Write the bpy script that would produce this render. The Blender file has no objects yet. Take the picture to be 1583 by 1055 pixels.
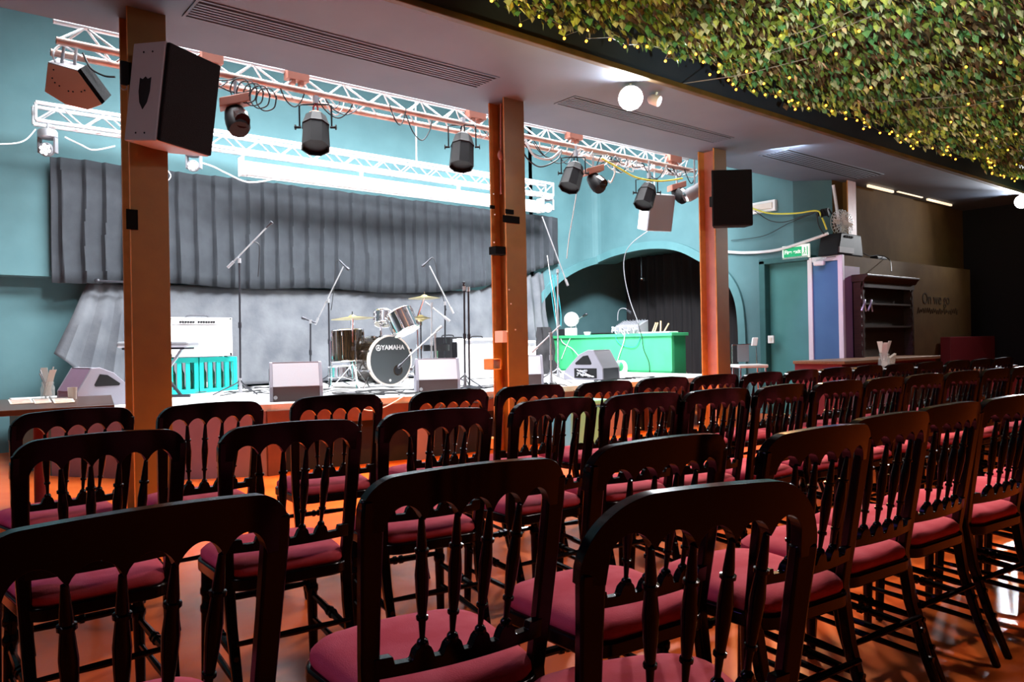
import bpy, bmesh, math, random
from mathutils import Vector, Matrix, noise
random.seed(7)
PI = math.pi
scn = bpy.context.scene
COL = scn.collection
# ------------------------------------------------------------------ camera
CW, CH, CF, EYE = 1583.0, 1055.0, 1180.0, 1.13
yaw, roll, pit = math.radians(39.14), math.radians(1.07), math.radians(0.17)
FW = Vector((math.sin(yaw)*math.cos(pit), math.cos(yaw)*math.cos(pit), math.sin(pit)))
R0 = Vector((math.cos(yaw), -math.sin(yaw), 0)); U0 = R0.cross(FW)
RT = math.cos(roll)*R0 - math.sin(roll)*U0; UP = math.cos(roll)*U0 + math.sin(roll)*R0
CAM = Vector((0, 0, EYE))
cd = bpy.data.cameras.new('camera'); cam = bpy.data.objects.new('camera', cd); COL.objects.link(cam)
cam.matrix_world = Matrix(((RT.x, UP.x, -FW.x, 0), (RT.y, UP.y, -FW.y, 0), (RT.z, UP.z, -FW.z, EYE), (0, 0, 0, 1)))
cd.sensor_width = 36; cd.lens = 36*CF/CW; cd.clip_start = 0.05; cd.clip_end = 100
scn.camera = cam
def ray(x, y): return FW + RT*((x-CW/2)/CF) - UP*((y-CH/2)/CF)
def P(x, y, ax, v):                      # world point seen at a pixel, on the plane axis=value
    d = ray(x, y); return CAM + d*((v-CAM[ax])/d[ax])
def Q(x, y, depth): return CAM + ray(x, y)*depth
# ------------------------------------------------------------------ colour management, world, lights
vs = scn.view_settings
vs.view_transform = 'Standard'; vs.look = 'None'; vs.gamma = 1; vs.exposure = 0.0
try: vs.use_curve_mapping = False
except Exception: pass
w = bpy.data.worlds.new('world'); scn.world = w; w.use_nodes = True
w.node_tree.nodes['Background'].inputs[0].default_value = (0.35, 0.4, 0.5, 1)
w.node_tree.nodes['Background'].inputs[1].default_value = 0.05
def area(name, loc, target, size, energy, col, sy=None, spread=180):
    l = bpy.data.lights.new(name, 'AREA'); l.energy = energy; l.color = col; l.size = size
    l.spread = math.radians(spread)
    if sy: l.shape = 'RECTANGLE'; l.size_y = sy
    o = bpy.data.objects.new(name, l); COL.objects.link(o); o.location = loc
    o.rotation_euler = (Vector(target)-Vector(loc)).to_track_quat('-Z', 'Y').to_euler(); return o
def spot(name, loc, target, energy, col, ang=60, blend=.5, r=.06):
    l = bpy.data.lights.new(name, 'SPOT'); l.energy = energy; l.color = col; l.spot_size = math.radians(ang)
    l.spot_blend = blend; l.shadow_soft_size = r
    o = bpy.data.objects.new(name, l); COL.objects.link(o); o.location = loc
    o.rotation_euler = (Vector(target)-Vector(loc)).to_track_quat('-Z', 'Y').to_euler(); return o
# stage wash from unseen lights above the soffit line and in the high stage ceiling
area('stage_wash_light', (4.6, 7.25, 4.55), (4.6, 9.3, 1.2), 6.4, 600, (0.93, 0.97, 1.0), .8, 150)
area('stage_wash_light', (4.8, 8.6, 4.9), (4.8, 8.4, 0.6), 6.5, 230, (0.93, 0.97, 1.0), 1.2, 130)
spot('lower_wall_fill_spot', (1.9, 6.9, 3.42), (.6, 10.2, .9), 190, (.93, .97, 1.0), 52, .8)  # added fill spot, brightens the lower left wall
area('stage_wash_light', (4.8, 6.62, 4.7), (4.8, 6.95, 0.6), 7.6, 210, (0.95, 0.97, 1.0), .5, 110)  # added from above to brighten the front truss and wedges
area('alcove_fill_light', (7.0, 7.0, 4.05), (10.6, 10.6, 1.3), .6, 210, (0.93, 0.97, 1.0), .4, 120)  # added fill that brightens the alcove interior
area('wall_fill_light', (8.3, 4.95, 3.36), (10.5, 5.9, 2.7), .4, 10, (0.85, 0.9, 1.0), .3)  # added soft fill for the dark bend in the right wall
# warm amber spots straight down on the floor in front of the stage
for ax_ in (.3, 2.5, 3.6, 5.6, 6.7):
    spot('amber_spot', (ax_, 5.05, 3.38), (ax_, 5.25, 0), 300 if ax_ < 1 else 900, (1.0, 0.42, 0.02), 54, .7)
# hall lights
spot('aisle_fill_spot', (6.6, 4.15, 3.3), (3.7, .9, 0), 520, (1.0, 0.5, 0.2), 46, .6)  # added warm fill to redden the aisle floor
area('hall_light', (.7, .7, 4.0), (2.0, 2.3, 0.3), .7, 95, (1.0, 0.86, 0.80), .7, 110)
area('hall_light', (3.6, 1.4, 3.44), (3.8, 2.0, 0.3), .35, 60, (1.0, 0.84, 0.78), .5)
area('hall_light', (7.0, 1.6, 3.44), (5.8, 1.9, 0.3), .3, 70, (1.0, 0.80, 0.72), .3)
area('hall_light', (-1.6, 2.6, 3.9), (2.2, 5.2, 2.6), .8, 40, (0.95, 0.9, 1.0), .8)
spot('purple_spot', (-2.2, 3.6, 3.0), (2.5, 2.2, 0.6), 120, (0.35, 0.2, 1.0), 80)
spot('purple_spot', (8.2, 4.6, 3.3), (10.4, 5.3, 1.3), 110, (0.75, 0.35, 1.0), 34)
# ------------------------------------------------------------------ materials
MATS = {}
def mat(name, col, rough=.6, metal=0, col2=None, scale=8, detail=4, bump=0, bscale=60, emit=None, es=0, coat=0, spec=None, alpha=None, trans=0, stretch=None, lo=.35, hi=.65):
    m = bpy.data.materials.new(name); m.use_nodes = True; nt = m.node_tree; b = nt.nodes['Principled BSDF']
    b.inputs['Base Color'].default_value = (*col, 1); b.inputs['Roughness'].default_value = rough
    b.inputs['Metallic'].default_value = metal; b.inputs['Coat Weight'].default_value = coat; b.inputs['Coat Roughness'].default_value = .15
    if spec is not None: b.inputs['Specular IOR Level'].default_value = spec
    if trans: b.inputs['Transmission Weight'].default_value = trans
    if alpha is not None: b.inputs['Alpha'].default_value = alpha
    if emit: b.inputs['Emission Color'].default_value = (*emit, 1); b.inputs['Emission Strength'].default_value = es
    tc = nt.nodes.new('ShaderNodeTexCoord'); src = tc.outputs['Object']
    if stretch:
        mp = nt.nodes.new('ShaderNodeMapping'); mp.inputs['Scale'].default_value = stretch; nt.links.new(src, mp.inputs[0]); src = mp.outputs[0]
    if col2:
        n = nt.nodes.new('ShaderNodeTexNoise'); n.inputs['Scale'].default_value = scale; n.inputs['Detail'].default_value = detail
        r = nt.nodes.new('ShaderNodeValToRGB'); r.color_ramp.elements[0].position = lo; r.color_ramp.elements[1].position = hi
        r.color_ramp.elements[0].color = (*col, 1); r.color_ramp.elements[1].color = (*col2, 1)
        nt.links.new(src, n.inputs[0]); nt.links.new(n.outputs[0], r.inputs[0]); nt.links.new(r.outputs[0], b.inputs['Base Color'])
    if bump:
        n = nt.nodes.new('ShaderNodeTexNoise'); n.inputs['Scale'].default_value = bscale; n.inputs['Detail'].default_value = 3
        u = nt.nodes.new('ShaderNodeBump'); u.inputs['Strength'].default_value = bump; u.inputs['Distance'].default_value = .01
        nt.links.new(src, n.inputs[0]); nt.links.new(n.outputs[0], u.inputs['Height']); nt.links.new(u.outputs[0], b.inputs['Normal'])
    if es: m.cycles.emission_sampling = 'AUTO'
    MATS[name] = m; return m
mat('chair_wood', (.0022, .0015, .0016), .17, col2=(.0045, .002, .002), scale=14, spec=.22)
mat('velvet', (.50, .052, .075), .95, col2=(.60, .10, .13), scale=9, detail=6, bump=.15, bscale=300, spec=.2)
mat('floor_red', (.58, .08, .009), .26, col2=(.70, .14, .022), scale=2.2, detail=8, bump=.06, bscale=20, lo=.3, hi=.75)
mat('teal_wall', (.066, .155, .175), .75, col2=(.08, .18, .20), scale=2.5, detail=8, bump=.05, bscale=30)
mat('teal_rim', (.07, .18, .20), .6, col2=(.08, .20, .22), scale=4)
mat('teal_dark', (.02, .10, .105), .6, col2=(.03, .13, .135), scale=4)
mat('teal_door', (.055, .22, .22), .55, col2=(.065, .25, .25), scale=3)
mat('blue_door', (.045, .14, .30), .5, col2=(.055, .16, .33), scale=3)
mat('white_paint', (.72, .70, .72), .5)
mat('plum_paint_purple_light', (.24, .15, .22), .6, col2=(.28, .17, .26), scale=3)  # plum paint; also carries purple light on the wall strip and left monitor
mat('brown_wall', (.105, .052, .009), .85, col2=(.13, .068, .015), scale=4, bump=.1, bscale=40)
mat('soffit', (.115, .145, .20), .6, col2=(.13, .16, .215), scale=2, bump=.02, bscale=80)
mat('navy', (.012, .02, .04), .7, col2=(.018, .028, .05), scale=3)
mat('gold_trim', (.10, .055, .012), .5, col2=(.06, .035, .01), scale=8)
mat('dark_ceiling', (.02, .022, .012), .95, col2=(.04, .03, .015), scale=12)
mat('black_void', (.006, .006, .009), .95)
mat('black_curtain', (.012, .011, .014), .95, col2=(.02, .018, .02), scale=3, stretch=(6, 6, .3))
mat('grey_curtain', (.027, .031, .039), .9, col2=(.036, .041, .050), scale=6, bump=.2, bscale=200)
mat('grey_drape', (.075, .08, .095), .85, col2=(.125, .13, .145), scale=3, detail=6, bump=.25, bscale=30)
mat('post_brown', (.19, .083, .009), .5, col2=(.16, .066, .008), scale=5, detail=6, bump=.04, bscale=60)
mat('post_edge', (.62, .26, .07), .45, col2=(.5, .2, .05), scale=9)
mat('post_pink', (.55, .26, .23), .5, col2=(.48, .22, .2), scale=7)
mat('tape', (.002, .002, .002), .95, spec=.1)
mat('pink_plastic', (.62, .42, .42), .5)
mat('alu', (.72, .72, .74), .35, .55)
mat('tube_warm_lit', (.55, .36, .30), .4, .35, col2=(.45, .27, .22), scale=12)  # warm light off the orange floor put into the tube colour
mat('clamp_brown', (.35, .13, .09), .5)
mat('silver_box', (.42, .40, .43), .55, .2, bump=.15, bscale=160)
mat('grille_black', (.003, .0025, .004), .85, spec=.15, bump=.8, bscale=220)
mat('black_plastic', (.006, .0055, .007), .6, spec=.3)
mat('black_gloss', (.006, .006, .008), .12, coat=.6)
mat('par_black', (.005, .003, .004), .5, spec=.2)
mat('grey_box', (.20, .20, .22), .6, bump=.1, bscale=150)
mat('wedge_side', (.26, .25, .30), .6, bump=.1, bscale=150)
mat('wedge_front', (.48, .47, .52), .7, bump=.3, bscale=300)
mat('wedge_brown', (.07, .04, .04), .6)
mat('chrome', (.75, .75, .78), .18, 1)
mat('steel', (.45, .45, .48), .35, .6)
mat('stand_dark', (.045, .045, .055), .32, .5)
mat('cymbal', (.62, .50, .20), .28, .8, col2=(.72, .6, .3), scale=20)
mat('drum_wrap', (.02, .014, .01), .12, col2=(.05, .03, .015), scale=6, coat=.8, stretch=(14, 14, .4))
mat('drum_head', (.055, .065, .07), .35)
mat('drum_head_white', (.78, .76, .66), .5)
mat('white_plastic', (.8, .8, .8), .4)
mat('white_fabric', (.82, .82, .82), .8, bump=.2, bscale=300)
mat('turquoise', (.0, .48, .42), .45)
mat('bottle_green', (.01, .06, .035), .12, coat=.5)
mat('stage_carpet', (.55, .54, .54), .9, col2=(.7, .69, .69), scale=9, bump=.3, bscale=60)
mat('stage_brown', (.12, .032, .02), .5, col2=(.16, .045, .025), scale=8)
mat('stage_dark', (.010, .005, .006), .8)
mat('green_paint', (.05, .42, .17), .55, col2=(.06, .50, .20), scale=3)
mat('green_dark', (.02, .26, .10), .55)
mat('cable_black', (.01, .01, .012), .5)
mat('cable_white', (.65, .65, .66), .5)
mat('cable_yellow', (.6, .55, .05), .5)
mat('cable_teal', (.02, .22, .25), .5)
mat('dark_oak', (.03, .016, .009), .45, col2=(.05, .025, .014), scale=7, stretch=(1, 1, 12))
mat('table_wood', (.06, .022, .014), .3, col2=(.09, .035, .02), scale=5, stretch=(1, 8, 8))
mat('counter_wood', (.30, .17, .09), .4, col2=(.22, .12, .06), scale=6, stretch=(1, 9, 9))
mat('red_paint', (.22, .02, .03), .5)
mat('cream', (.70, .62, .56), .6)
mat('paper', (.75, .72, .68), .8)
mat('menu_print', (.55, .62, .52), .7, col2=(.7, .3, .25), scale=30)
mat('sign_green', (.0, .30, .12), .5, emit=(.0, .4, .15), es=.5)
mat('sign_white', (.8, .85, .8), .5, emit=(.8, .9, .8), es=.5)
mat('lamp_white', (1, 1, 1), .4, emit=(.95, .97, 1), es=400)
mat('led_white', (1, 1, 1), .4, emit=(.95, .97, 1), es=2.5)
mat('bulb_warm', (1, .6, .1), .4, emit=(1, .33, .02), es=9); MATS['bulb_warm'].cycles.emission_sampling = 'NONE'
mat('par_glow', (1, .6, .4), .4, emit=(1, .55, .4), es=1.5)
mat('slot_light', (1, .8, .6), .4, emit=(1, .75, .5), es=1.2)
mat('screen_case', (.85, .85, .86), .4)
mat('blue_crate', (.12, .45, .58), .5)
mat('wood_stick', (.62, .45, .24), .5)
mat('faded_ink', (.04, .022, .006), .9)
mat('wire', (.05, .05, .04), .5)
mat('leaf_a', (.15, .20, .045), .5, col2=(.10, .17, .03), scale=3)
mat('leaf_b', (.46, .50, .13), .45, col2=(.34, .42, .08), scale=3)
mat('leaf_c', (.58, .58, .40), .5, col2=(.42, .46, .26), scale=3)
mat('leaf_d', (.10, .06, .03), .6, col2=(.15, .09, .05), scale=3)
mat('leaf_e', (.08, .22, .09), .45, col2=(.10, .28, .12), scale=3)
gm = mat('glass', (.85, .9, .9), .05, alpha=.28, coat=.5)
mat('fan_guard', (.7, .7, .74), .3, .4, alpha=1)
mat('haze_plastic', (.6, .6, .64), .35, alpha=.35)
# ------------------------------------------------------------------ mesh helpers
class M:
    def __init__(s): s.v = []; s.f = []; s.m = []; s.mi = 0
    def add(s, vs, fs):
        n = len(s.v); s.v += [Vector(p) for p in vs]
        for f in fs: s.f.append(tuple(i+n for i in f)); s.m.append(s.mi)
        return s
    def box(s, a, b, rz=0, piv=None):
        x0, y0, z0 = a; x1, y1, z1 = b
        vs = [Vector(p) for p in ((x0,y0,z0),(x1,y0,z0),(x1,y1,z0),(x0,y1,z0),(x0,y0,z1),(x1,y0,z1),(x1,y1,z1),(x0,y1,z1))]
        if rz:
            c = Vector(piv) if piv else sum(vs, Vector())/8; r = Matrix.Rotation(rz, 3, 'Z'); vs = [c+r@(p-c) for p in vs]
        return s.add(vs, [(0,3,2,1),(4,5,6,7),(0,1,5,4),(1,2,6,5),(2,3,7,6),(3,0,4,7)])
    def obox(s, c, ax, ay, az, hx, hy, hz):        # oriented box
        c = Vector(c); ax, ay, az = Vector(ax).normalized()*hx, Vector(ay).normalized()*hy, Vector(az).normalized()*hz
        vs = [c-ax-ay-az, c+ax-ay-az, c+ax+ay-az, c-ax+ay-az, c-ax-ay+az, c+ax-ay+az, c+ax+ay+az, c-ax+ay+az]
        return s.add(vs, [(0,3,2,1),(4,5,6,7),(0,1,5,4),(1,2,6,5),(2,3,7,6),(3,0,4,7)])
    def lathe(s, p0, p1, prof, seg=12, cap=True):            # prof: (t along p0->p1, radius)
        p0, p1 = Vector(p0), Vector(p1); d = p1-p0; q = d.normalized()
        u = q.orthogonal().normalized(); w_ = q.cross(u)
        vs = []; fs = []
        for t, r in prof:
            for k in range(seg):
                a = 2*PI*k/seg; vs.append(p0+d*t+(u*math.cos(a)+w_*math.sin(a))*r)
        for i in range(len(prof)-1):
            for k in range(seg):
                k2 = (k+1) % seg; fs.append((i*seg+k, i*seg+k2, (i+1)*seg+k2, (i+1)*seg+k))
        if cap: fs.append(tuple(range(seg))[::-1]); fs.append(tuple((len(prof)-1)*seg+k for k in range(seg)))
        return s.add(vs, fs)
    def cyl(s, p0, p1, r0, r1=None, seg=12): return s.lathe(p0, p1, [(0, r0), (1, r0 if r1 is None else r1)], seg)
    def tube(s, pts, r, seg=6):
        pts = [Vector(p) for p in pts]; vs = []; fs = []; n = len(pts); u = None
        for i, p in enumerate(pts):
            d = (pts[min(i+1, n-1)]-pts[max(i-1, 0)])
            d = d.normalized() if d.length > 1e-7 else Vector((0, 0, 1))
            u = d.orthogonal().normalized() if u is None else (u-d*u.dot(d))
            if u.length < 1e-5: u = d.orthogonal()
            u = u.normalized(); w_ = d.cross(u); rr = r[i] if isinstance(r, (list, tuple)) else r
            for k in range(seg):
                a = 2*PI*k/seg; vs.append(p+(u*math.cos(a)+w_*math.sin(a))*rr)
        for i in range(n-1):
            for k in range(seg):
                k2 = (k+1) % seg; fs.append((i*seg+k, i*seg+k2, (i+1)*seg+k2, (i+1)*seg+k))
        fs.append(tuple(range(seg))[::-1]); fs.append(tuple((n-1)*seg+k for k in range(seg)))
        return s.add(vs, fs)
    def prism(s, pts, d):                          # polygon extruded by vector d
        pts = [Vector(p) for p in pts]; d = Vector(d); n = len(pts)
        return s.add(pts+[p+d for p in pts], [tuple(range(n))[::-1], tuple(range(n, 2*n))]+[(i, (i+1) % n, (i+1) % n+n, i+n) for i in range(n)])
    def quad(s, a, b, c, d): return s.add([a, b, c, d], [(0, 1, 2, 3)])
    def ball(s, c, r, seg=10, sz=1):
        c = Vector(c); prof = [(math.sin(PI*i/6), math.cos(PI*i/6)) for i in range(7)]
        vs = [c+Vector((r*max(a, .01)*math.cos(2*PI*k/seg), r*max(a, .01)*math.sin(2*PI*k/seg), -r*b*sz)) for a, b in prof for k in range(seg)]
        fs = [(i*seg+k, i*seg+(k+1) % seg, (i+1)*seg+(k+1) % seg, (i+1)*seg+k) for i in range(6) for k in range(seg)]
        return s.add(vs, fs)
    def torus(s, c, axis, R, r, seg=24, s2=6):
        q = Vector(axis).normalized(); u = q.orthogonal().normalized(); w_ = q.cross(u); c = Vector(c)
        vs = []; fs = []
        for i in range(seg):
            a = 2*PI*i/seg; d = u*math.cos(a)+w_*math.sin(a)
            for k in range(s2):
                b = 2*PI*k/s2; vs.append(c+d*(R+r*math.cos(b))+q*(r*math.sin(b)))
        for i in range(seg):
            for k in range(s2):
                fs.append((i*s2+k, ((i+1) % seg)*s2+k, ((i+1) % seg)*s2+(k+1) % s2, i*s2+(k+1) % s2))
        return s.add(vs, fs)
    def grid(s, fn, nu, nv):
        vs = [fn(i/nu, j/nv) for j in range(nv+1) for i in range(nu+1)]
        return s.add(vs, [(j*(nu+1)+i, j*(nu+1)+i+1, (j+1)*(nu+1)+i+1, (j+1)*(nu+1)+i) for j in range(nv) for i in range(nu)])
    def make(s, name, mt, parent=None, smooth=False, bevel=0, solid=0, label=None):
        off = Vector()
        p = parent
        while p is not None: off += p.location; p = p.parent
        me = bpy.data.meshes.new(name); me.from_pydata([v-off for v in s.v], [], s.f)
        mts = mt if isinstance(mt, (list, tuple)) else [mt]
        for k in mts: me.materials.append(MATS[k])
        if len(mts) > 1: me.polygons.foreach_set('material_index', s.m)
        bm = bmesh.new(); bm.from_mesh(me); bmesh.ops.recalc_face_normals(bm, faces=bm.faces); bm.to_mesh(me); bm.free()
        if smooth:
            me.polygons.foreach_set('use_smooth', [True]*len(me.polygons))
            try: me.set_sharp_from_angle(angle=math.radians(42))
            except Exception: pass
        o = bpy.data.objects.new(name, me); COL.objects.link(o)
        if parent: o.parent = parent
        if bevel:
            b = o.modifiers.new('bevel', 'BEVEL'); b.width = bevel; b.segments = 2; b.limit_method = 'ANGLE'
        if solid:
            b = o.modifiers.new('solid', 'SOLIDIFY'); b.thickness = solid; b.offset = 0
        if label: o['label'] = label
        return o
def thing(name, label, cat, loc=(0, 0, 0), group=None):
    o = bpy.data.objects.new(name, None); COL.objects.link(o); o.location = loc; o.empty_display_size = .1
    o['label'] = label; o['category'] = cat
    if group: o['group'] = group
    return o
def tag(o, label, cat, group=None, kind=None):
    if label: o['label'] = label
    if cat: o['category'] = cat
    if group: o['group'] = group
    if kind: o['kind'] = kind
    return o
def struct(o): o['kind'] = 'structure'; return o
def kids(o): return [c for c in COL.objects if c.parent == o]
def copy_tree(o, parent=None):
    c = o.copy(); COL.objects.link(c)
    if parent: c.parent = parent
    for k in CH_CACHE.get(o.name, None) or list(o.children): copy_tree(k, c)
    return c
CH_CACHE = {}
def bez(pts, n=10):                                # Catmull-Rom through points
    pts = [Vector(p) for p in pts]; q = [pts[0]]+pts+[pts[-1]]; out = []
    for i in range(1, len(q)-2):
        a, b, c, d = q[i-1], q[i], q[i+1], q[i+2]
        for k in range(n):
            t = k/n; out.append(.5*((2*b)+(c-a)*t+(2*a-5*b+4*c-d)*t*t+(3*b-a-3*c+d)*t**3))
    return out+[pts[-1]]
def text(name, string, size, mt, parent, origin, xdir, ydir, depth=.002, align='CENTER', bold=0):
    cu = bpy.data.curves.new(name, 'FONT'); cu.body = string; cu.size = size; cu.align_x = align; cu.align_y = 'CENTER'; cu.extrude = depth; cu.offset = bold
    t = bpy.data.objects.new(name+'_tmp', cu); COL.objects.link(t)
    bpy.context.view_layer.update()
    me = bpy.data.meshes.new_from_object(t); bpy.data.objects.remove(t)
    x = Vector(xdir).normalized(); y = Vector(ydir).normalized(); z = x.cross(y)
    off = Vector(); p = parent
    while p is not None: off += p.location; p = p.parent
    Mx = Matrix(((x.x, y.x, z.x, 0), (x.y, y.y, z.y, 0), (x.z, y.z, z.z, 0), (0, 0, 0, 1)))
    me.transform(Matrix.Translation(Vector(origin)-off) @ Mx)
    me.materials.clear(); me.materials.append(MATS[mt]); me.name = name
    o = bpy.data.objects.new(name, me); COL.objects.link(o)
    if parent: o.parent = parent
    return o
ZS = .63          # stage height
ZC = 3.41         # soffit height
# ------------------------------------------------------------------ room shell
struct(M().box((-4, -5, -.1), (17, 12, 0)).make('floor', 'floor_red'))
# soffit (lowered ceiling strip) and the high ceilings
sf = struct(M().box((-4, 4.36, ZC), (17, 6.0, ZC+.28)).make('ceiling', 'soffit'))
struct(M().box((-4, 4.30, ZC-.03), (17, 4.36, ZC+.02)).make('trim_1', 'gold_trim', bevel=.006))
struct(M().box((-4, 4.34, ZC+.02), (17, 4.40, 4.1)).make('wall_riser', 'navy'))
struct(M().box((-4, -5, 4.1), (17, 4.4, 4.2)).make('ceiling_hall', 'dark_ceiling'))
struct(M().box((-4, 5.8, 5.25), (17, 12, 5.35)).make('ceiling_stage', 'teal_wall'))
struct(M().box((-4, 5.8, ZC+.28), (17, 6.0, 5.3)).make('wall_fascia', 'white_paint'))
# left and rear walls of the hall
struct(M().box((-4.1, -5, 0), (-4, 12, 5.3)).make('wall_left', 'teal_wall'))
struct(M().box((-4, -5.1, 0), (17, -5, 4.2)).make('wall_rear', 'black_void'))
# wall behind the stage: upper part stands proud of the lower part
bw = M(); bw.box((-4, 10.05, 1.99), (8.7, 10.5, 5.3)); bw.box((-4, 10.3, 0), (8.7, 10.5, 1.99))
struct(bw.make('wall_back', 'teal_wall'))
# arch curve: outer edge, first along the back wall, then along the right wall
arc = [(9.0, 10.05, 2.16), (9.3, 10.05, 2.37), (9.65, 10.05, 2.54), (10.0, 10.05, 2.66), (10.2, 9.95, 2.72), (10.2, 9.6, 2.79), (10.2, 9.2, 2.83), (10.2, 8.75, 2.845),
       (10.2, 8.3, 2.80), (10.2, 7.95, 2.70), (10.2, 7.62, 2.53), (10.2, 7.35, 2.37), (10.2, 7.12, 2.19), (10.2, 6.96, 1.98), (10.2, 6.86, 1.72), (10.2, 6.82, 1.4), (10.2, 6.81, 1.0), (10.2, 6.81, 0.0)]
arc = [Vector((8.62, 10.05, 1.80))] + [Vector(a) for a in arc]
arc = bez(arc, 4)
up = M()
for a, b in zip(arc[:-1], arc[1:]):
    if abs(a.y-b.y)+abs(a.x-b.x) > 1e-4: up.quad(a, b, Vector((b.x, b.y, 5.3)), Vector((a.x, a.y, 5.3)))
up.quad((10.2, 6.81, 0), (10.2, 6.52, 0), (10.2, 6.52, 5.3), (10.2, 6.81, 5.3))
up.quad((10.2, 6.52, 2.26), (10.2, 6.0, 2.26), (10.2, 6.0, 5.3), (10.2, 6.52, 5.3))
up.quad((10.2, 6.0, 2.26), (10.6, 5.62, 2.26), (10.6, 5.62, 5.3), (10.2, 6.0, 5.3))
up.quad((10.2, 6.0, 2.262), (10.2, 5.62, 2.262), (10.6, 5.62, 2.262), (10.6, 6.0, 2.262))
struct(up.make('wall_right', 'teal_wall'))
# raised rim round the arch and its jamb
def inner(i, dist):
    a = arc[max(i-1, 0)]; b = arc[min(i+1, len(arc)-1)]; t = (b-a).normalized(); p = arc[i]
    n = Vector((0, -1, 0)) if p.x < 10.19 else Vector((-1, 0, 0))
    q = t.cross(n).normalized()
    if i < 17 and q.z > 0: q = -q
    if i >= 17 and q.y < 0 and p.z < 2.6: q = -q
    if p.z >= 2.5 and q.z > 0: q = -q
    return p+q*dist, n
rim = M(); jm = M(); pv = None
for i in range(len(arc)):
    o, n = inner(i, 0); inn, _ = inner(i, .13)
    back = -n
    cur = (o, o+n*.05, inn+n*.05, inn+back*.05, inn+back*.45)
    if pv:
        rim.quad(pv[0], cur[0], cur[1], pv[1]); rim.quad(pv[1], cur[1], cur[2], pv[2]); rim.quad(pv[2], cur[2], cur[3], pv[3])
        jm.quad(pv[3], cur[3], cur[4], pv[4])
    pv = cur
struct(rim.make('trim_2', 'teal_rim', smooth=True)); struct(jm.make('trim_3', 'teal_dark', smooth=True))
# alcove behind the arch
al = M(); al.quad((8.6, 11.0, 0), (12.2, 11.0, 0), (12.2, 11.0, 3), (8.6, 11.0, 3)); al.quad((8.6, 10.06, 0), (8.6, 11.0, 0), (8.6, 11.0, 3), (8.6, 10.06, 3))
al.quad((12.2, 11.0, 0), (12.2, 6.5, 0), (12.2, 6.5, 3), (12.2, 11.0, 3)); al.quad((10.2, 6.52, 0), (12.2, 6.52, 0), (12.2, 6.52, 3), (10.2, 6.52, 3))
struct(al.make('wall_alcove', 'teal_wall'))
alc = M(); alc.quad((8.6, 10.06, 2.86), (12.2, 10.06, 2.86), (12.2, 11.0, 2.86), (8.6, 11.0, 2.86)); alc.quad((10.21, 6.52, 2.86), (12.2, 6.52, 2.86), (12.2, 10.06, 2.86), (10.21, 10.06, 2.86))
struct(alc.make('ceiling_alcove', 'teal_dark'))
# door recess in the right wall
dr = M(); dr.box((10.3, 5.78, 0), (10.4, 6.52, 2.3)); 
struct(dr.make('door_1', 'teal_door'))
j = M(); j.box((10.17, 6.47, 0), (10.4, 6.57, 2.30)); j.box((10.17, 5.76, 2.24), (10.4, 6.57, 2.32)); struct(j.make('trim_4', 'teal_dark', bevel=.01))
# service block with blue door, ledge on top
blk = M(); blk.box((10.23, 5.30, 0), (14.7, 5.64, 2.27)); blk.box((10.23, 5.64, 0), (10.6, 5.78, 2.27)); struct(blk.make('wall_block', ['brown_wall']))
pf = M(); pf.box((10.24, 5.285, .8), (10.70, 5.3, 2.12)); struct(pf.make('wall_purple_lit', 'plum_paint_purple_light'))  # plaster strip, its purple light put into the plum colour
struct(M().box((10.205, 5.34, 0), (10.23, 5.72, 2.20)).make('door_2', 'blue_door'))
fr = M(); fr.box((10.18, 5.72, 0), (10.24, 5.79, 2.27)); fr.box((10.18, 5.27, 0), (10.24, 5.34, 2.27)); fr.box((10.18, 5.34, 2.20), (10.24, 5.72, 2.27))
struct(fr.make('trim_5', 'white_paint', bevel=.006))
struct(M().box((10.6, 5.62, 0), (17, 5.75, ZC)).make('wall_far', 'brown_wall'))
struct(M().box((15.3, -5, 0), (15.4, 5.62, ZC+.7)).make('wall_east', 'black_void'))
# ------------------------------------------------------------------ ceiling vents
def vent(x0, x1, y0, y1, lab):
    t = thing('ceiling_vent', lab, 'vent', ((x0+x1)/2, (y0+y1)/2, ZC), 'slotted air vents in the grey soffit')
    z = ZC
    m = M()
    fw = .02
    m.box((x0, y0, z-.008), (x1, y0+fw, z-.001)); m.box((x0, y1-fw, z-.008), (x1, y1, z-.001)); m.box((x0, y0+fw, z-.008), (x0+fw, y1-fw, z-.001)); m.box((x1-fw, y0+fw, z-.008), (x1, y1-fw, z-.001))
    m.make('frame', 'soffit', t)
    M().box((x0+fw, y0+fw, z-.003), (x1-fw, y1-fw, z-.001)).make('backing', 'black_void', t)
    n = 7; st = (y1-y0-2*fw)/n; first = None
    for k in range(n-1):
        y = y0+fw+st*(k+1)
        if first is None: first = M().box((x0+fw, y-.011, z-.010), (x1-fw, y+.011, z-.003)).make('slat', 'soffit', t); fy = y
        else:
            s = first.copy(); COL.objects.link(s); s.parent = t; s.location.y += y-fy
vent(1.57, 4.07, 5.10, 5.43, 'long slotted ceiling vent nearest the left steel column')
vent(4.93, 7.42, 5.07, 5.36, 'slotted ceiling vent beside the bright ceiling spotlight')
vent(8.4, 10.85, 4.98, 5.40, 'dim slotted ceiling vent above the fire exit door, furthest right')
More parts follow.
